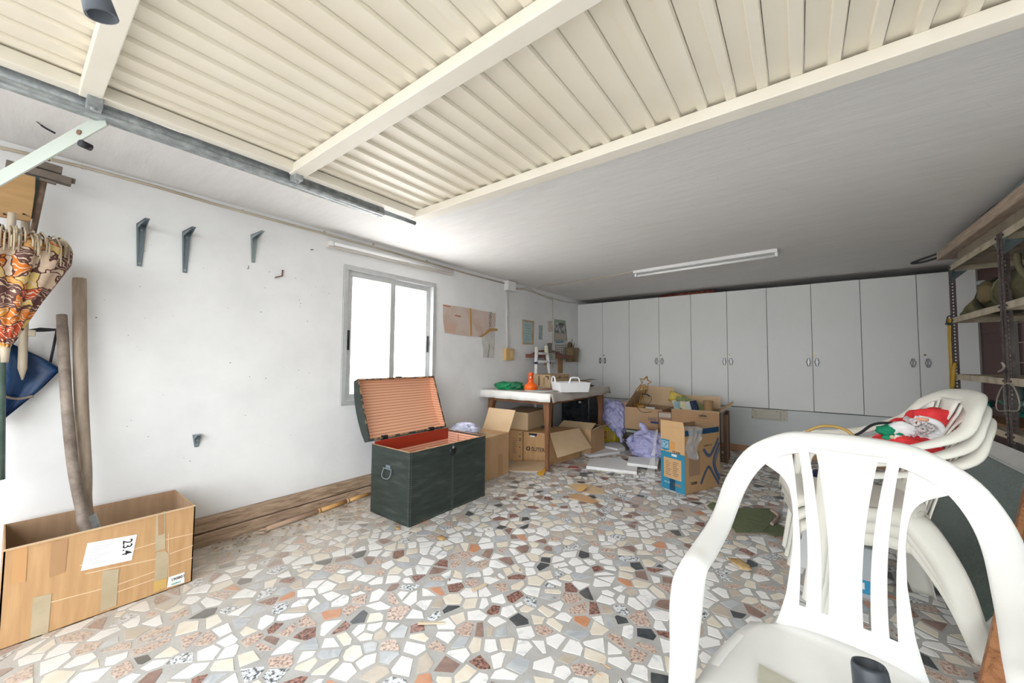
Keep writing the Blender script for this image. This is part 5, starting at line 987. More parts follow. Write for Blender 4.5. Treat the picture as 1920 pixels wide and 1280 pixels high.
MB().tube(cr([(.99, 4.3, 2.045), (.96, 4.0, 2.05), (.955, 3.7, 2.055), (.97, 3.55, 2.07), (1.0, 3.4, 2.08), (.96, 3.1, 2.075), (.96, 2.7, 2.07)], 8), .013, 8).build('dark_hose', hs, hz_)
MB().tube(cr([(1.0, 3.6, 2.05), (.97, 3.4, 2.055), (.955, 3.2, 2.06), (.96, 2.9, 2.07), (.99, 2.6, 2.07)], 8), .016, 8).build('green_hose', hg, hz_)
MB().tube(cr([(.955, 3.3, 2.05), (.945, 3.0, 2.06), (.95, 2.7, 2.06)], 8), .020, 8).build('grey_hose', mat('hose_grey', (0.16, 0.19, 0.19), rough=.5), hz_)
# military kit bag
mb_ = thing('kit_bag', 'khaki canvas kit bag with straps lying on the upper shelf', 'bag', (1.08, 3.7, 1.476))
kh = mat('khaki', [(0.085, 0.08, 0.04), (0.16, 0.145, 0.08)], scale=9, rough=.9, bump=.5, bscale=30, bdist=.008); khd = mat('khaki_dark', (0.045, 0.047, 0.03), rough=.8)
def kfn(p, q): return Vector((p.x, p.y, max(p.z, -.095)))
MB().blob((1.10, 3.62, 1.575), (.12, .62, .115), 4, .25, 2.4, 3, None, 0, True, kfn).build('body', kh, mb_)
MB().tube([(1.05, 4.12, 1.54), (1.02, 4.25, 1.515), (1.01, 4.36, 1.50), (1.005, 4.40, 1.495)], [.07, .045, .022, .018], 12).build('neck', kh, mb_)
for y in (3.98, 3.72, 3.2): MB().tube([Vector((1.10 + .125 * math.cos(a), y + .03 * math.sin(a * 2), 1.575 + .118 * math.sin(a))) for a in [k * math.pi / 8 for k in range(17)]], .010, 6, flat=1.8).build('strap', khd if y != 3.72 else kh, mb_)
MB().blob((.985, 3.86, 1.585), (.03, .11, .07), 3, .3, 2, 5).build('pocket', mat('khaki_brown', [(0.13, 0.095, 0.045), (0.18, 0.14, 0.07)], scale=9, rough=.9), mb_)
MB().box((1.0, 4.0, 1.675), (.03, .05, .025)).build('buckle', galv, mb_, bevel=.004)
mb2 = thing('canvas_satchel', 'brown-green canvas satchel at the near end of the upper shelf', 'bag', (1.1, 3.2, 1.6))
MB().blob((1.08, 3.1, 1.70), (.13, .20, .085), 3, .5, 2.2, 8, None, 0, True).build('body', MATS['khaki_brown'], mb2)
MB().tube(cr([(.96, 3.3, 1.72), (.95, 3.25, 1.64), (.96, 3.18, 1.56)], 5), .014, 6).build('strap', kh, mb2)
# cords hung on the far post
bc = thing('bungee_cord', 'yellow rubber cords with black hooks hanging on the far shelf post', 'cord', (.93, 4.47, 1.4))
yc = mat('cord_yellow', [(0.38, 0.23, 0.03), (0.52, 0.34, 0.06)], scale=12, rough=.5)
for k, dx in enumerate((0, .022)): MB().tube(cr([onx(1778 + k * 4, 597, .94), onx(1779 + k * 3, 640, .935), onx(1781 + k * 3, 680, .935), onx(1782 + k * 4, 740, .94)], 5), .006, 6).build('cord', yc, bc)
MB().tube(cr([onx(1782, 592, .945), onx(1777, 594, .94), onx(1775, 604, .93)], 5), .005, 6).build('hook', blackp, bc)
MB().tube([onx(1775, 607, .935), onx(1782, 607, .935)], .011, 8).build('ferrule', blackp, bc)
tag(MB().tube(cr([onx(1791, 681, .94), onx(1789, 690, .93), onx(1788, 705, .93), onx(1787, 725, .935)], 5), .012, 8).build('yellow_hook', yc), 'short thick yellow rubber hook beside the hanging cords', 'hook')
# hoses and odds on the lower shelf
gh = thing('green_hose', 'green plastic hoses lying in a heap on the lower shelf', 'hose', (1.1, 3.9, .74))
rs = random.Random(6)
for k in range(9):
    a = rs.uniform(-.5, .5); x, y, z = 1.02 + rs.uniform(0, .2), 3.72 + rs.uniform(-.1, .25), .755 + k * .014; l = rs.uniform(.18, .34); d_ = Vector((math.sin(a), math.cos(a), rs.uniform(-.12, .12)))
    p = Vector((x, y, z)); MB().tube(cr([p - d_ * l, p + Vector((.01, 0, .01)), p + d_ * l], 4), rs.choice([.011, .015, .02]), 7).build('hose', hg if k % 4 else mat('hose_pale', (0.10, 0.22, 0.19), rough=.4), gh)
MB().tube([(1.0, 4.05, .83), (1.1, 4.32, .835)], .026, 10).build('thick_hose', hg, gh)
tag(MB().bb((1.0, 3.62, .73), (1.34, 4.3, .745)).build('brown_tray', mat('tray_brown', (0.22, 0.10, 0.03), rough=.6)), 'thin brown wooden tray under the green hoses', 'tray')
wl = thing('wire_coil', 'loop of pale stiff wire hanging round the near shelf post', 'wire', (.93, 3.45, .9))
MB().tube([onx(u, v, .93) for u, v in [(1890 + 22 * math.cos(a), 752 + 26 * math.sin(a) + 8 * math.cos(2 * a)) for a in [k * math.pi / 12 for k in range(25)]]], .0035, 6).build('loop', mat('wire_pale', (0.32, 0.29, 0.23), rough=.6), wl)
MB().tube(cr([onx(1879, 680, .93), onx(1883, 686, .93), onx(1880, 693, .935), onx(1873, 697, .94)], 5), .006, 6).build('rag', mat('rag', (0.34, 0.31, 0.27), rough=.8), wl)
gbx = thing('glass_jar', 'grey-green glass block standing behind the near shelf post', 'jar', onx(1901, 745, 1.05))
c = onx(1901, 746, 1.05); MB().lathe([(0, -.11), (.035, -.11), (.04, -.10), (.04, .08), (.03, .10), (.03, .115), (0, .115)], c, 16).build('jar', mat('jar_glass', [(0.10, 0.14, 0.13), (0.20, 0.26, 0.25)], scale=14, rough=.2), gbx)
tn = thing('paint_tin', 'yellow flowered tin with blue band on the middle shelf at the right edge', 'tin', (1.04, 3.28, 1.041))
c = Vector((1.035, 3.28, 1.041)); MB().lathe([(0, 0), (.045, 0), (.045, .075), (.047, .078), (0, .078)], c, 20).build('body', mat('tin_floral', [(0.50, 0.40, 0.03), (0.45, 0.06, 0.02), (0.52, 0.42, 0.04)], scale=26, rough=.35, contrast=(.4, .6)), tn)
MB().lathe([(.046, .078), (.046, .105), (0, .106)], c, 20).build('blue_band', mat('tin_blue', (0.06, 0.16, 0.22), rough=.4), tn)
MB().lathe([(.043, .106), (.05, .15), (.048, .17), (0, .172)], c, 20).build('orange_lid', mat('tin_orange', [(0.30, 0.10, 0.03), (0.45, 0.22, 0.1)], scale=20, rough=.5), tn)
pbn = thing('paint_brush', 'long-handled brush standing among the tins on the middle shelf', 'brush', (1.15, 3.42, 1.041))
MB().box((1.15, 3.40, 1.30), (.012, .03, .22)).build('handle', bone, pbn, bevel=.003); MB().box((1.15, 3.40, 1.14), (.02, .06, .20)).build('bristles', mat('bristle_dark', (0.03, 0.04, 0.03), rough=.9), pbn)

# ------------------------------------------------------------------ glazed panel leaning on the shelving
gd = thing('glazed_door_panel', 'white framed panel of green ribbed glass leaning against the shelving', 'door panel', (.75, 3.1, 0))
B0 = Vector((.546, 2.353, .004)); up_ = Vector((.92 - .546, 0, .655)); UL = up_.length; up_ = up_ / UL; ey = Vector((0, 1, 0)); PL = 1.95; nb = ey.cross(up_)
def gp2(s, t): return B0 + ey * s + up_ * t
fw = .085; frm = mat('panel_frame', [(0.55, 0.55, 0.53), (0.66, 0.66, 0.64)], scale=6, rough=.45)
for q in (((0, 0), (PL, 0), (PL, fw * .6), (0, fw * .6)), ((0, UL - fw), (PL, UL - fw), (PL, UL), (0, UL)), ((0, fw * .6), (fw, fw * .6), (fw, UL - fw), (0, UL - fw)), ((PL - fw, fw * .6), (PL, fw * .6), (PL, UL - fw), (PL - fw, UL - fw))):
    MB().slab([gp2(*a) for a in q], .03, nb if nb.x > 0 else -nb).build('frame_rail', frm, gd, bevel=.003)
nn = nb if nb.x > 0 else -nb
b = MB(); i0, i1, j0, j1 = fw, PL - fw, fw * .6, UL - fw
for q in (((i0, j0), (i1, j0), (i1, j0 + .010), (i0, j0 + .010)), ((i0, j1 - .010), (i1, j1 - .010), (i1, j1), (i0, j1)), ((i0, j0), (i0 + .010, j0), (i0 + .010, j1), (i0, j1))): b.slab([gp2(*a) - nn * .003 for a in q], .012, nn)
b.build('bead', frm, gd)
gm = mat('green_glass', [(0.06, 0.10, 0.088), (0.13, 0.19, 0.17)], scale=90, rough=.22, bump=1.0, bscale=110, bdist=.003, stretch=(1, 1, .5), spec=.6)
MB().slab([gp2(*a) + nn * .010 for a in ((i0, j0), (i1, j0), (i1, j1), (i0, j1))], .008, nn).build('glass', gm, gd)
wd = thing('timber_post', 'orange-brown timber leaning behind the front plastic chair at the right edge', 'timber', (.46, 1.97, 0))
ow = mat('orange_wood', [(0.20, 0.075, 0.03), (0.42, 0.19, 0.085), (0.48, 0.24, 0.115)], scale=5, rough=.5, stretch=(5, 5, .5), dist=2)
P0, P1 = Vector((.475, 1.93, .0)), Vector((.86, 2.30, .86)); dd = (P1 - P0).normalized(); sd = Vector((.62, .78, 0)); sd = (sd - dd * sd.dot(dd)).normalized(); n3 = dd.cross(sd)
b = MB(); P0L, P1L, P1R, P0R = onz(1822, 1350), onx(1937, 850, .86), onx(1995, 850, .90), onz(1890, 1368); n3 = (P1L - P0L).cross(P0R - P0L).normalized(); b.slab([P0L, P1L, P1R, P0R], .035, n3 if n3.y > 0 else -n3); b.build('timber', ow, wd, bevel=.004)
q_ = P0L * .7 + P1L * .3 + Vector((.03, .0, 0)); n3 = n3 if n3.y < 0 else -n3; MB().tube([q_ - n3 * .003, q_ + n3 * .0015], .012, 10).build('knot', mat('wood_knot', (0.06, 0.025, 0.015), rough=.5), wd)

# ------------------------------------------------------------------ plastic armchairs
def chair_curves():
    outer = [(.262, -.127, .643), (.266, -.02, .662), (.266, .12, .690), (.280, .275, .757), (.232, .335, .848), (.150, .385, .900), (.075, .405, .911), (0, .41, .914)]
    inner = [(.212, -.100, .635), (.216, -.02, .645), (.224, .12, .665), (.220, .262, .745), (.186, .322, .808), (.135, .340, .845), (.07, .355, .862), (0, .357, .866)]
    return outer, inner
def panel_y(x, z): 
    y = .2 + (z - .42) * .329 - .5 * x * x
    return y
def band_rows(O, I, lip, up=.010, nc=6):
    """cross-sections of a moulded band between its outer and inner edge; the crown follows the bend of the path"""
    rows = []; n = len(O); M_ = [(o + i) / 2 for o, i in zip(O, I)]; prev = None
    for k in range(n):
        o, i = O[k], I[k]; w_ = o - i; T = (M_[min(k + 1, n - 1)] - M_[max(k - 1, 0)]).normalized(); outd = w_.normalized()
        nrm = T.cross(outd).normalized()
        if prev is None: nrm = nrm if nrm.y < 0 else -nrm
        elif nrm.dot(prev) < 0: nrm = -nrm
        prev = nrm; lo = lip[k] if isinstance(lip, list) else lip
        row = [i - nrm * .006] + [i + w_ * (j / nc) + nrm * up * math.sin(j / nc * math.pi) for j in range(nc + 1)]
        row += [o + outd * .003 - nrm * lo * .35, o + outd * .004 - nrm * lo * .7, o + outd * .002 - nrm * lo]
        rows.append(row)
    return rows
def ring_parts(R_, cuts, mats_, parent, th=.0045):
    # closed hollow-shell sections; every part keeps the normals of the whole band, so no seam shows between parts
    rings = []
    for r in R_:
        k = len(r); inn = []
        pl_n = (r[k // 2] - r[0]).cross(r[-1] - r[0]).normalized()
        for j in range(k):
            tg = (r[min(j + 1, k - 1)] - r[max(j - 1, 0)]).normalized(); nn_ = pl_n.cross(tg).normalized(); inn.append(r[j] + nn_ * th)
        rings.append((r, inn))
    # choose the side that faces the inside of the curl
    c0 = sum(R_[0], Vector()) / len(R_[0]); 
    out = []
    for r, inn in rings:
        cc = sum(r, Vector()) / len(r); mid = len(r) // 2
        if (inn[mid] - cc).length > (r[mid] - cc).length: inn = [p * 2 - q for p, q in zip(r, inn)]
        out.append(list(r) + inn[::-1])
    m = len(out[0])
    def faces(a, b_): return [(i * m + j, i * m + (j + 1) % m, (i + 1) * m + (j + 1) % m, (i + 1) * m + j) for i in range(b_ - a) for j in range(m)]
    whole = bpy.data.meshes.new('tmp'); whole.from_pydata([p for r in out for p in r], [], faces(0, len(out) - 1))
    bm = bmesh.new(); bm.from_mesh(whole); bm.faces.ensure_lookup_table(); n0 = bm.faces[0].normal.copy(); bmesh.ops.recalc_face_normals(bm, faces=bm.faces); bm.normal_update(); flip = bm.faces[0].normal.dot(n0) < 0
    bm.verts.ensure_lookup_table(); vn = [v.normal.copy() for v in bm.verts]; bm.free(); bpy.data.meshes.remove(whole)
    for nm, a, b_ in cuts:
        fs = faces(a, b_); fs += [tuple(range(m))[::-1], tuple((b_ - a) * m + j for j in range(m))]
        if flip: fs = [f[::-1] for f in fs]
        me = bpy.data.meshes.new(nm); me.from_pydata([p for r in out[a:b_ + 1] for p in r], [], fs)
        for p in me.polygons: p.use_smooth = len(p.vertices) == 4
        me.materials.append(mats_); me.normals_split_custom_set_from_vertices(vn[a * m:(b_ + 1) * m])
        o = bpy.data.objects.new(nm, me); COL.objects.link(o); o.parent = parent
def make_chair(label, m, group):
    t = thing('plastic_chair', label, 'chair', (0, 0, 0), group)
    outer, inner = chair_curves()
    def mir(P_, s): return [Vector((p[0] * s, p[1], p[2])) for p in P_]
    lo_ = [(.285, -.225, 0.0), (.274, -.197, .22), (.264, -.172, .43), (.264, -.160, .56)]; li_ = [(.250, -.222, 0.0), (.236, -.185, .22), (.222, -.150, .43), (.213, -.128, .57)]
    O, I = cr(lo_ + outer, 6), cr(li_ + inner, 6); c1_, cut = 24, 42
    lips = [.055 if k < 18 else .055 - .033 * (k - 18) / 8 if k < 26 else .022 for k in range(len(O))]
    R1 = band_rows(mir(O, 1), mir(I, 1), lips); R2 = [[Vector((-p.x, p.y, p.z)) for p in r] for r in R1]
    n1 = len(R1); ring_parts(R1 + R2[:-1][::-1], [('leg', 0, c1_), ('armrest', c1_, cut), ('back_hoop', cut, 2 * n1 - 2 - cut), ('armrest', 2 * n1 - 2 - cut, 2 * n1 - 2 - c1_), ('leg', 2 * n1 - 2 - c1_, 2 * n1 - 2)], m, t); b = MB()
    # slotted centre panel
    zs = [.425, .445, .465, .481] + [.481 + (.858 - .481) * k / 32 for k in range(1, 33)] + [.872]
    def hw(z): 
        pts2 = [(.42, .142), (.45, .132), (.5, .120), (.6, .110), (.68, .110), (.72, .114), (.75, .121), (.768, .130), (.782, .142), (.793, .157), (.801, .174), (.810, .192), (.825, .194), (.84, .178), (.86, .15), (.88, .12)]
        for (a, x), (c_, y) in zip(pts2[:-1], pts2[1:]):
            if a <= z <= c_: return x + (y - x) * (z - a) / (c_ - a)
        return pts2[-1][1]
    def sl(z, s):  # slot centre half-distances
        q = max(0, min(1, (z - .481) / (.858 - .481))); bow = math.sin(q * math.pi)
        return (.085 + (.114 - .085) * q ** 1.6 - .006 * bow) if s else (.040 + (.073 - .040) * q ** 1.6 - .006 * bow)
    rows = []
    for z in zs:
        a1, a2 = sl(z, 1), sl(z, 0); h = max(hw(z), a1 + .014); wv = .0072 + .0018 * (z - .48) / .38
        xs = [-h, -(a1 + wv), -(a1 - wv), -(a2 + wv), -(a2 - wv), -a2 * .4, 0, a2 * .4, a2 - wv, a2 + wv, a1 - wv, a1 + wv, h]
        lift = min(1, max(0, z - .71) / .10)
        rows.append([Vector((x, panel_y(x, z) + lift * (.006 + .016 * min(1, abs(x) / .15)), z)) for x in xs])
    b.sheet(rows, skip=lambda i, j: 3 <= i < 35 and j in (1, 3, 8, 10))
    # bridge from panel head to hoop
    o = b.build('backrest', m, t, local=True, solid=.0045, bevel=0)
    # arms
    for s in (1, -1):
        RR = R1 if s > 0 else R2
        r0 = [(.200, .04, .405), (.215, .11, .36), (.246, .20, .2), (.252, .27, 0)]; r1 = [(.182, .150, .405), (.205, .215, .36), (.240, .29, .2), (.245, .335, 0)]; r2 = [(.130, .185, .405), (.155, .235, .36), (.190, .295, .2), (.205, .338, 0)]
        Q0, Q1, Q2 = cr(r0, 6), cr(r1, 6), cr(r2, 6)
        MB().sheet([[Vector((p.x * s, p.y, p.z)) for p in (a, a * .6 + c_ * .4 + Vector((.006, 0, 0)), a * .15 + c_ * .85 + Vector((.004, 0, 0)), c_ * .85 + d_ * .15 + Vector((0, .003, 0)), c_ * .5 + d_ * .5 + Vector((0, .006, 0)), d_)] for a, c_, d_ in zip(Q0, Q1, Q2)]).build('leg', m, t, local=True, solid=.0045)
    # seat
    rows = []
    for k in range(19):
        q = k / 18; y = .215 - q * .455
        w_ = .140 if k == 0 else .152 if y > .178 else .190 + .036 * min(1, (.178 - y) / .20) if y > -.03 else .226 - .006 * (-.03 - y) / .2
        dip = -.012 * math.sin(min(1, max(0, (.215 - y) / .42)) * math.pi); zb = .428 + dip
        if k == 0: zb = .442
        if y < -.19: f_ = (-.19 - y) / .05; zb -= .022 * f_ * f_; 
        row = []
        for j in range(15):
            s_ = -1 + 2 * j / 14; e_ = abs(s_) ** 6; row.append(Vector((w_ * s_, y, zb + .006 * s_ * s_ * 0 - .010 * e_)))
        row = [row[0] + Vector((-.004, 0, -.03))] + row + [row[-1] + Vector((.004, 0, -.03))]
        rows.append(row)
    rows.append([p + Vector((0, -.004, -.035)) for p in rows[-1]])
    MB().sheet(rows).build('seat', m, t, local=True, solid=.0045)
    # side aprons joining seat to legs
    for s in (1, -1):
        A_ = cr([(.221, -.165, .412), (.224, -.06, .412), (.216, .05, .412), (.196, .155, .412), (.150, .205, .412)], 6); L_ = [.12, .055, .05, .07, .14]
        rows = []
        for i, p in enumerate(A_):
            q = i / (len(A_) - 1) * 4; k_ = min(3, int(q)); dr_ = L_[k_] + (L_[k_ + 1] - L_[k_]) * (q - k_); rows.append([Vector((s * (p.x - .022), p.y, p.z)), Vector((s * p.x, p.y, p.z - .004)), Vector((s * (p.x + .006), p.y, p.z - dr_ * .5)), Vector((s * (p.x + .012), p.y, p.z - dr_))])
        MB().sheet(rows).build('side_apron', m, t, local=True, solid=.004)
    return t
ch = make_chair('white plastic armchair alone in the right foreground, facing the camera', chairm, 'white plastic armchairs'); ch.location = (.043, 1.062, 0); ch.rotation_euler = (0, 0, -.147)
st0 = make_chair('cream plastic armchair, bottom one of the stack behind the front chair', chairo, 'white plastic armchairs'); sx_, sy_, sr = .190, 2.437, -1.406
st0.location = (sx_, sy_, 0); st0.rotation_euler = (0, 0, sr)
dup(st0, (sx_ - .010, sy_, .048), sr, 'cream plastic armchair, middle one of the stack behind the front chair')
dup(st0, (sx_ - .020, sy_, .096), sr, 'cream plastic armchair, top one of the stack, holding the red doll')
# things on the front chair
def lw(x, y, z, pose=(.043, 1.062, -.147)): c_, s_ = math.cos(pose[2]), math.sin(pose[2]); return Vector((pose[0] + c_ * x - s_ * y, pose[1] + s_ * x + c_ * y, z))
nz_ = thing('rubber_nozzle', 'hollow dark grey rubber tube standing on the seat of the front chair', 'tube', lw(.062, .03, .42))
rub = mat('rubber', [(0.022, 0.027, 0.034), (0.05, 0.058, 0.068)], scale=8, rough=.4, stretch=(4, 4, 1)); c = lw(.066, -.02, .419); ax_ = Vector((-.10, .16, 1)).normalized().to_track_quat('Z', 'Y').to_matrix()
MB().lathe([(.031, .0), (.032, .01), (.031, .05), (.029, .085), (.028, .105), (.0255, .112), (.0225, .110), (.0225, .03), (0, .03)], c, 36, ax_, 0, lambda an, z: 1 + .012 * math.cos(an * 8) * (1 if z < .1 else 0)).build('sleeve', rub, nz_)
cdp = tag(MB().slab([lw(-.135, -.005, .4245), lw(-.05, -.012, .4245), lw(-.02, -.075, .4245), lw(-.10, -.10, .4245), lw(-.125, -.06, .4245)], .002, zz).build('plastic_card', mat('card_olive', [(0.42, 0.40, 0.31), (0.52, 0.52, 0.43)], scale=8, rough=.35)), 'pale olive plastic sheet lying on the seat of the front chair', 'sheet')
# bearded doll lying in the top chair of the stack
dl = thing('cloth_doll', 'red cloth doll with green mittens and white curly beard in the stacked chair', 'doll', (.38, 2.5, .55))
def at(u, v, y): return ony(u, v, y)
beard = mat('beard', [(0.50, 0.44, 0.44), (0.72, 0.69, 0.69)], scale=40, rough=.9, bump=1, bscale=60, bdist=.01); wht = mat('fur_white', (0.80, 0.79, 0.80), rough=.9); face = mat('doll_skin', (0.72, 0.36, 0.24), rough=.7); grm = mat('mitten_green', [(0.0, 0.17, 0.08), (0.01, 0.28, 0.14)], scale=8, rough=.8)
hc = at(1738, 806, 2.48)
MB().blob(hc, (.065, .055, .055), 3, .15, 2, 1).build('head', face, dl)
hat_a, hat_b = hc + Vector((.03, .01, .015)), hc + Vector((.085, .05, .0))
MB().blob(at(1752, 790, 2.50), (.085, .075, .062), 4, .3, 1.8, 6).build('hat', redm, dl); MB().blob(at(1770, 812, 2.48), (.04, .05, .07), 4, .3, 2, 2).build('hat_tip', redm, dl)
MB().tube(cr([at(1722, 784, 2.42), at(1742, 788, 2.42), at(1760, 796, 2.42), at(1768, 812, 2.42)], 5), .014, 10).build('hat_brim', wht, dl)
b = MB(); rs = random.Random(31)
for k in range(46):
    q = at(rs.gauss(1722, 13), rs.gauss(804, 10), 2.41 + rs.uniform(-.02, .03)); r = rs.uniform(.007, .012); a0 = rs.uniform(0, 6); pl_ = [q + Vector((r * math.cos(a0 + t * 1.2), -.012 * t / 4, r * math.sin(a0 + t * 1.2))) for t in range(6)]; b.tube(pl_, .006, 5)
b.build('beard_curls', beard, dl)['kind'] = 'stuff'
MB().blob(at(1722, 805, 2.44), (.062, .03, .05), 4, .5, 3.5, 3).build('beard', beard, dl)
MB().blob(at(1752, 818, 2.43), (.06, .03, .035), 4, .4, 3, 7).build('moustache', wht, dl)
MB().blob(at(1721, 789, 2.405), (.014, .012, .011), 2, .1, 1, 1).build('nose', mat('doll_nose', (0.72, 0.25, 0.10), rough=.6), dl)
MB().blob(at(1729, 786, 2.405), (.022, .01, .009), 2, .2, 2, 2).build('cheek', face, dl)
MB().blob(at(1698, 838, 2.42), (.12, .10, .06), 4, .35, 2, 9, RZ(.1)).build('body', redm, dl)
MB().tube(cr([at(1712, 808, 2.52), at(1700, 800, 2.50), at(1688, 797, 2.46), at(1680, 803, 2.43)], 5), [.045, .045, .042, .04, .04, .035], 12).build('sleeve', redm, dl)
MB().blob(at(1690, 805, 2.40), (.045, .03, .035), 3, .3, 3, 2).build('cuff', wht, dl)
MB().blob(at(1672, 808, 2.40), (.052, .03, .026), 4, .3, 2.2, 5, RZ(.1)).build('mitten', grm, dl); MB().blob(at(1683, 814, 2.39), (.02, .016, .013), 3, .1, 2, 5).build('mitten_thumb', grm, dl)
MB().blob(at(1668, 822, 2.37), (.025, .02, .02), 3, .2, 2, 3).build('mitten', grm, dl); MB().blob(at(1673, 819, 2.35), (.009, .009, .009), 2, 0, 1, 1).build('button', mat('button', (0.65, 0.55, 0.38), rough=.4), dl)
MB().slab([at(1678, 814, 2.345), at(1704, 821, 2.36), at(1701, 836, 2.36), at(1675, 832, 2.345)], .003, (0, -1, 0)).build('care_label', whitep, dl)
MB().tube(cr([at(1675, 830, 2.44), at(1655, 822, 2.44), at(1648, 822, 2.42)], 4), .02, 8).build('sleeve', redm, dl)
tag(MB().tube(cr([at(1601, 817, 2.30), at(1615, 810, 2.32), at(1632, 798, 2.35), at(1650, 793, 2.38), at(1674, 793, 2.42)], 6), .006, 8).build('black_hose', blackp), 'thin black hose arching over the stacked chair arm to the doll', 'hose')
tag(MB().tube(cr([at(1509, 812, 2.35), at(1520, 805, 2.35), at(1540, 799, 2.35), at(1562, 799, 2.33), at(1582, 804, 2.31), at(1592, 810, 2.30), at(1601, 818, 2.30)], 6), .007, 8).build('amber_hose', mat('amber', (0.42, 0.27, 0.08), rough=.2)), 'amber coloured tube arching up behind the front chair', 'hose')
# pale packaging seen through the slots of the front chair
fbx = thing('foam_box', 'pale box with paper wrapping behind the front chair, under the stack', 'box', (.1, 2.75, 0))
MB().bb((-.03, 2.66, .0), (.16, 2.88, .40)).build('body', mat('foam_grey', (0.60, 0.61, 0.61), rough=.7), fbx, bevel=.008)
MB().bb((-.035, 2.655, .40), (.165, 2.885, .47)).build('lid', cardl, fbx, bevel=.006)
MB().slab([onx(1500, 880, -.036) if 0 else Vector((-.033, 2.656, .35)), Vector((.05, 2.656, .35)), Vector((.06, 2.656, .44)), Vector((-.03, 2.656, .46))], .003, (0, -1, 0)).build('printed_paper', mat('print_pink', [(0.62, 0.52, 0.47), (0.66, 0.60, 0.56), (0.2, 0.1, 0.1)], scale=24, rough=.7, contrast=(.45, .75)), fbx)
nv = thing('navy_cap', 'navy blue round lid on top of the pale box behind the front chair', 'lid', (.08, 2.74, .475))
MB().lathe([(0, 0), (.05, 0), (.055, .02), (.045, .05), (0, .06)], (.09, 2.74, .472), 20).build('dome', mat('navy', (0.03, 0.04, 0.10), rough=.6), nv)
bw = thing('printed_bag', 'white and blue printed plastic pack under the seat of the stacked chairs', 'bag', (.25, 2.6, 0))
MB().bb((.12, 2.50, .0), (.275, 2.60, .24)).build('body', mat('pack_white', (0.45, 0.48, 0.50), rough=.5), bw, bevel=.012); MB().bb((.125, 2.494, .03), (.265, 2.50, .09)).build('blue_print', mat('pack_blue', (0.04, 0.30, 0.52), rough=.5), bw); MB().bb((.18, 2.492, .05), (.22, 2.4945, .08)).build('white_mark', paper, bw)

# ------------------------------------------------------------------ scraps on the floor
gc = mat('green_carpet', [(0.10, 0.125, 0.065), (0.16, 0.185, 0.10)], scale=30, rough=.95, bump=.5, bscale=200); gb2 = mat('carpet_backing', (0.40, 0.31, 0.26), rough=.9)
for uvs, z_, lb in (([(1326, 948), (1336, 942), (1391, 954), (1395, 960), (1378, 985), (1352, 972)], .004, 'small green carpet offcut partly hidden by the chair arm'), ([(1391, 953), (1446, 954), (1452, 962), (1447, 980), (1430, 999), (1380, 999), (1368, 985)], .010, 'largest folded green carpet offcut on the stone floor'), ([(1430, 999), (1449, 978), (1484, 996), (1483, 1003), (1452, 1006)], .006, 'triangular green carpet offcut at the right of the folded one')):
    t = thing('carpet_offcut', lb, 'carpet', onz(*uvs[0]), 'green carpet offcuts')
    cu, cv = sum(a for a, _ in uvs) / len(uvs), sum(a for _, a in uvs) / len(uvs); big = [onz(cu + (u - cu) * 1.05 + .5, cv + (v - cv) * 1.06 + .5, z_) for u, v in uvs]
    MB().slab(big, -.003, zz).build('backing', gb2, t); MB().slab([onz(u, v, z_) for u, v in uvs], .006, zz).build('pile', gc, t, bevel=.002)
tag(MB().tube(cr([onz(u, v, .02) for u, v in ((1446, 956), (1456, 963), (1460, 968), (1452, 978), (1447, 982))], 4), .012, 6).build('curled_edge', gb2), 'curled pinkish edge strip of the folded carpet offcut', 'strip')
cfl = thing('torn_cardboard', 'torn flat brown cardboard with a yellowed piece on the floor', 'cardboard', onz(1100, 920))
MB().slab([onz(u, v, .004) for u, v in ((1064, 911), (1078, 905), (1100, 908), (1128, 916), (1137, 923), (1128, 926), (1105, 925), (1088, 921), (1074, 917))], .004, zz).build('sheet', cardl, cfl)
MB().slab([onz(u, v, .004) for u, v in ((1067, 927), (1085, 926), (1104, 931), (1124, 941), (1108, 944), (1084, 937), (1068, 934))], .004, zz).build('sheet', card, cfl)
MB().slab([onz(1082, 912, .012), onz(1097, 909, .03), onz(1100, 914, .03), onz(1090, 922, .012), onz(1081, 919, .010)], .003, zz).build('yellowed_piece', mat('yellowed_paper', (0.60, 0.36, 0.14), rough=.7), cfl)
lf = thing('crumpled_scrap', 'crumpled yellow-brown paper scrap on the stones behind the chair arm', 'scrap', onz(1385, 1058))
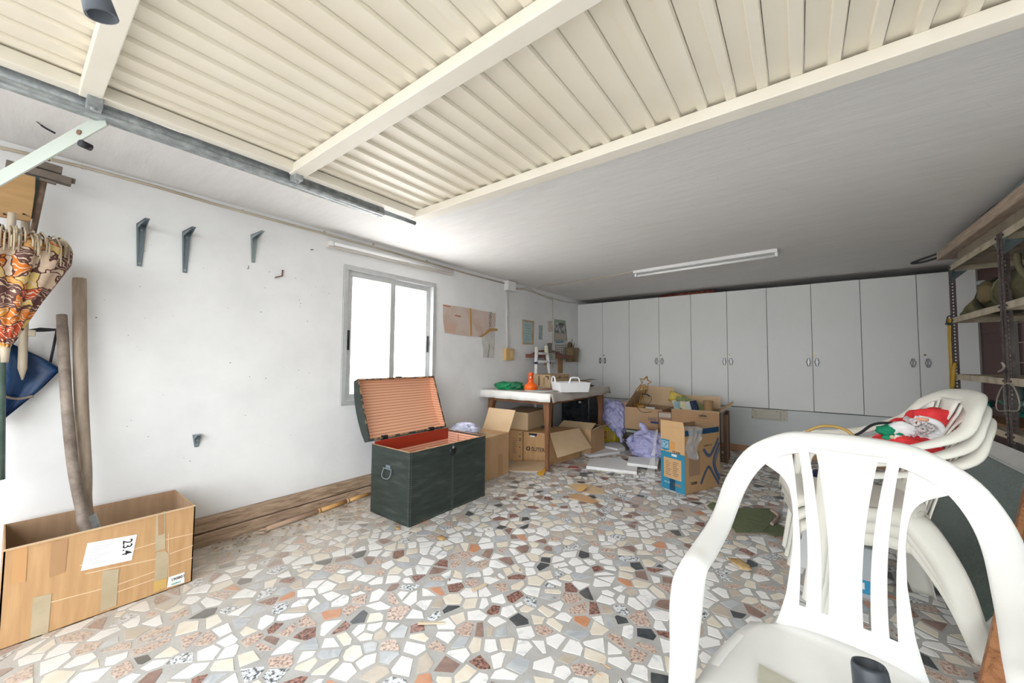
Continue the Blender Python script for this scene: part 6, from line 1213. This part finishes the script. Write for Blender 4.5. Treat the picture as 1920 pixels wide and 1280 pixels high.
rows = [[onz(1363 + 42 * i / 7 + 2 * j, 1048 + 16 * i / 7 + (6 - abs(i - 4)) * (j - 1.5) * 1.1, .006 + .014 * abs(math.sin(i * 1.7 + j * 2.1))) for j in range(4)] for i in range(8)]
MB().sheet(rows).build('scrap', mat('leaf_paper', [(0.48, 0.30, 0.12), (0.66, 0.48, 0.24)], scale=25, rough=.8), lf, solid=.002)
rs = random.Random(77); sm = [mat('shaving_tan', (0.58, 0.38, 0.2), rough=.8), mat('shaving_pale', (0.64, 0.52, 0.38), rough=.8), mat('shaving_dark', (0.26, 0.17, 0.11), rough=.8)]
b = MB()
for k in range(260):
    y = rs.uniform(.75, 2.0); x = XL + .07 + abs(rs.gauss(0, .18)); 
    if k > 190: x, y = rs.uniform(-2.3, 0), rs.uniform(1.3, 3.4)
    if -2.56 < x < -2.09 and 1.65 < y < 2.45: continue
    a = rs.uniform(0, 6.28); l = rs.uniform(.004, .016); d_ = Vector((math.cos(a), math.sin(a), 0)); n_ = Vector((-d_.y, d_.x, 0)); p = Vector((x, y, .004)); b.slab([p - d_ * l, p - n_ * l * .25, p + d_ * l, p + n_ * l * .3], .003, zz, rs.choice([0, 1, 2]))
o = tag(b.build('wood_shavings', sm), 'scattered wood shavings and crumbs on the floor by the planks', 'debris'); o['kind'] = 'stuff'
for u, v, r, lb in ((826, 1012, .03, 'curled dry leaf on the floor before the trunk'), (745, 993, .02, 'small orange wood chip at the front corner of the trunk')):
    t = thing('dry_leaf', lb, 'leaf', onz(u, v)); rows = [[onz(u, v) + Vector((r * (i - 2) * .5, r * (j - 1) * .5, .003 + .012 * abs(math.sin(i * 1.3 + j)))) for j in range(4)] for i in range(5)]; MB().sheet(rows).build('leaf', MATS['leaf_paper'], t, solid=.0015)
tag(MB().slab([onz(783, 1167, .004), onz(833, 1166.5, .004), onz(834, 1169.5, .004), onz(783, 1171, .004)], .004, zz).build('wood_splinter', sm[1]), 'thin pale wood splinter on the stones in the middle foreground', 'splinter')
tag(MB().slab([onz(883, 1106, .004), onz(912, 1093, .004), onz(913, 1097, .004), onz(886, 1110, .004)], .004, zz).build('wood_splinter', sm[1]), 'short pale splinter on the stones behind the longer one', 'splinter')
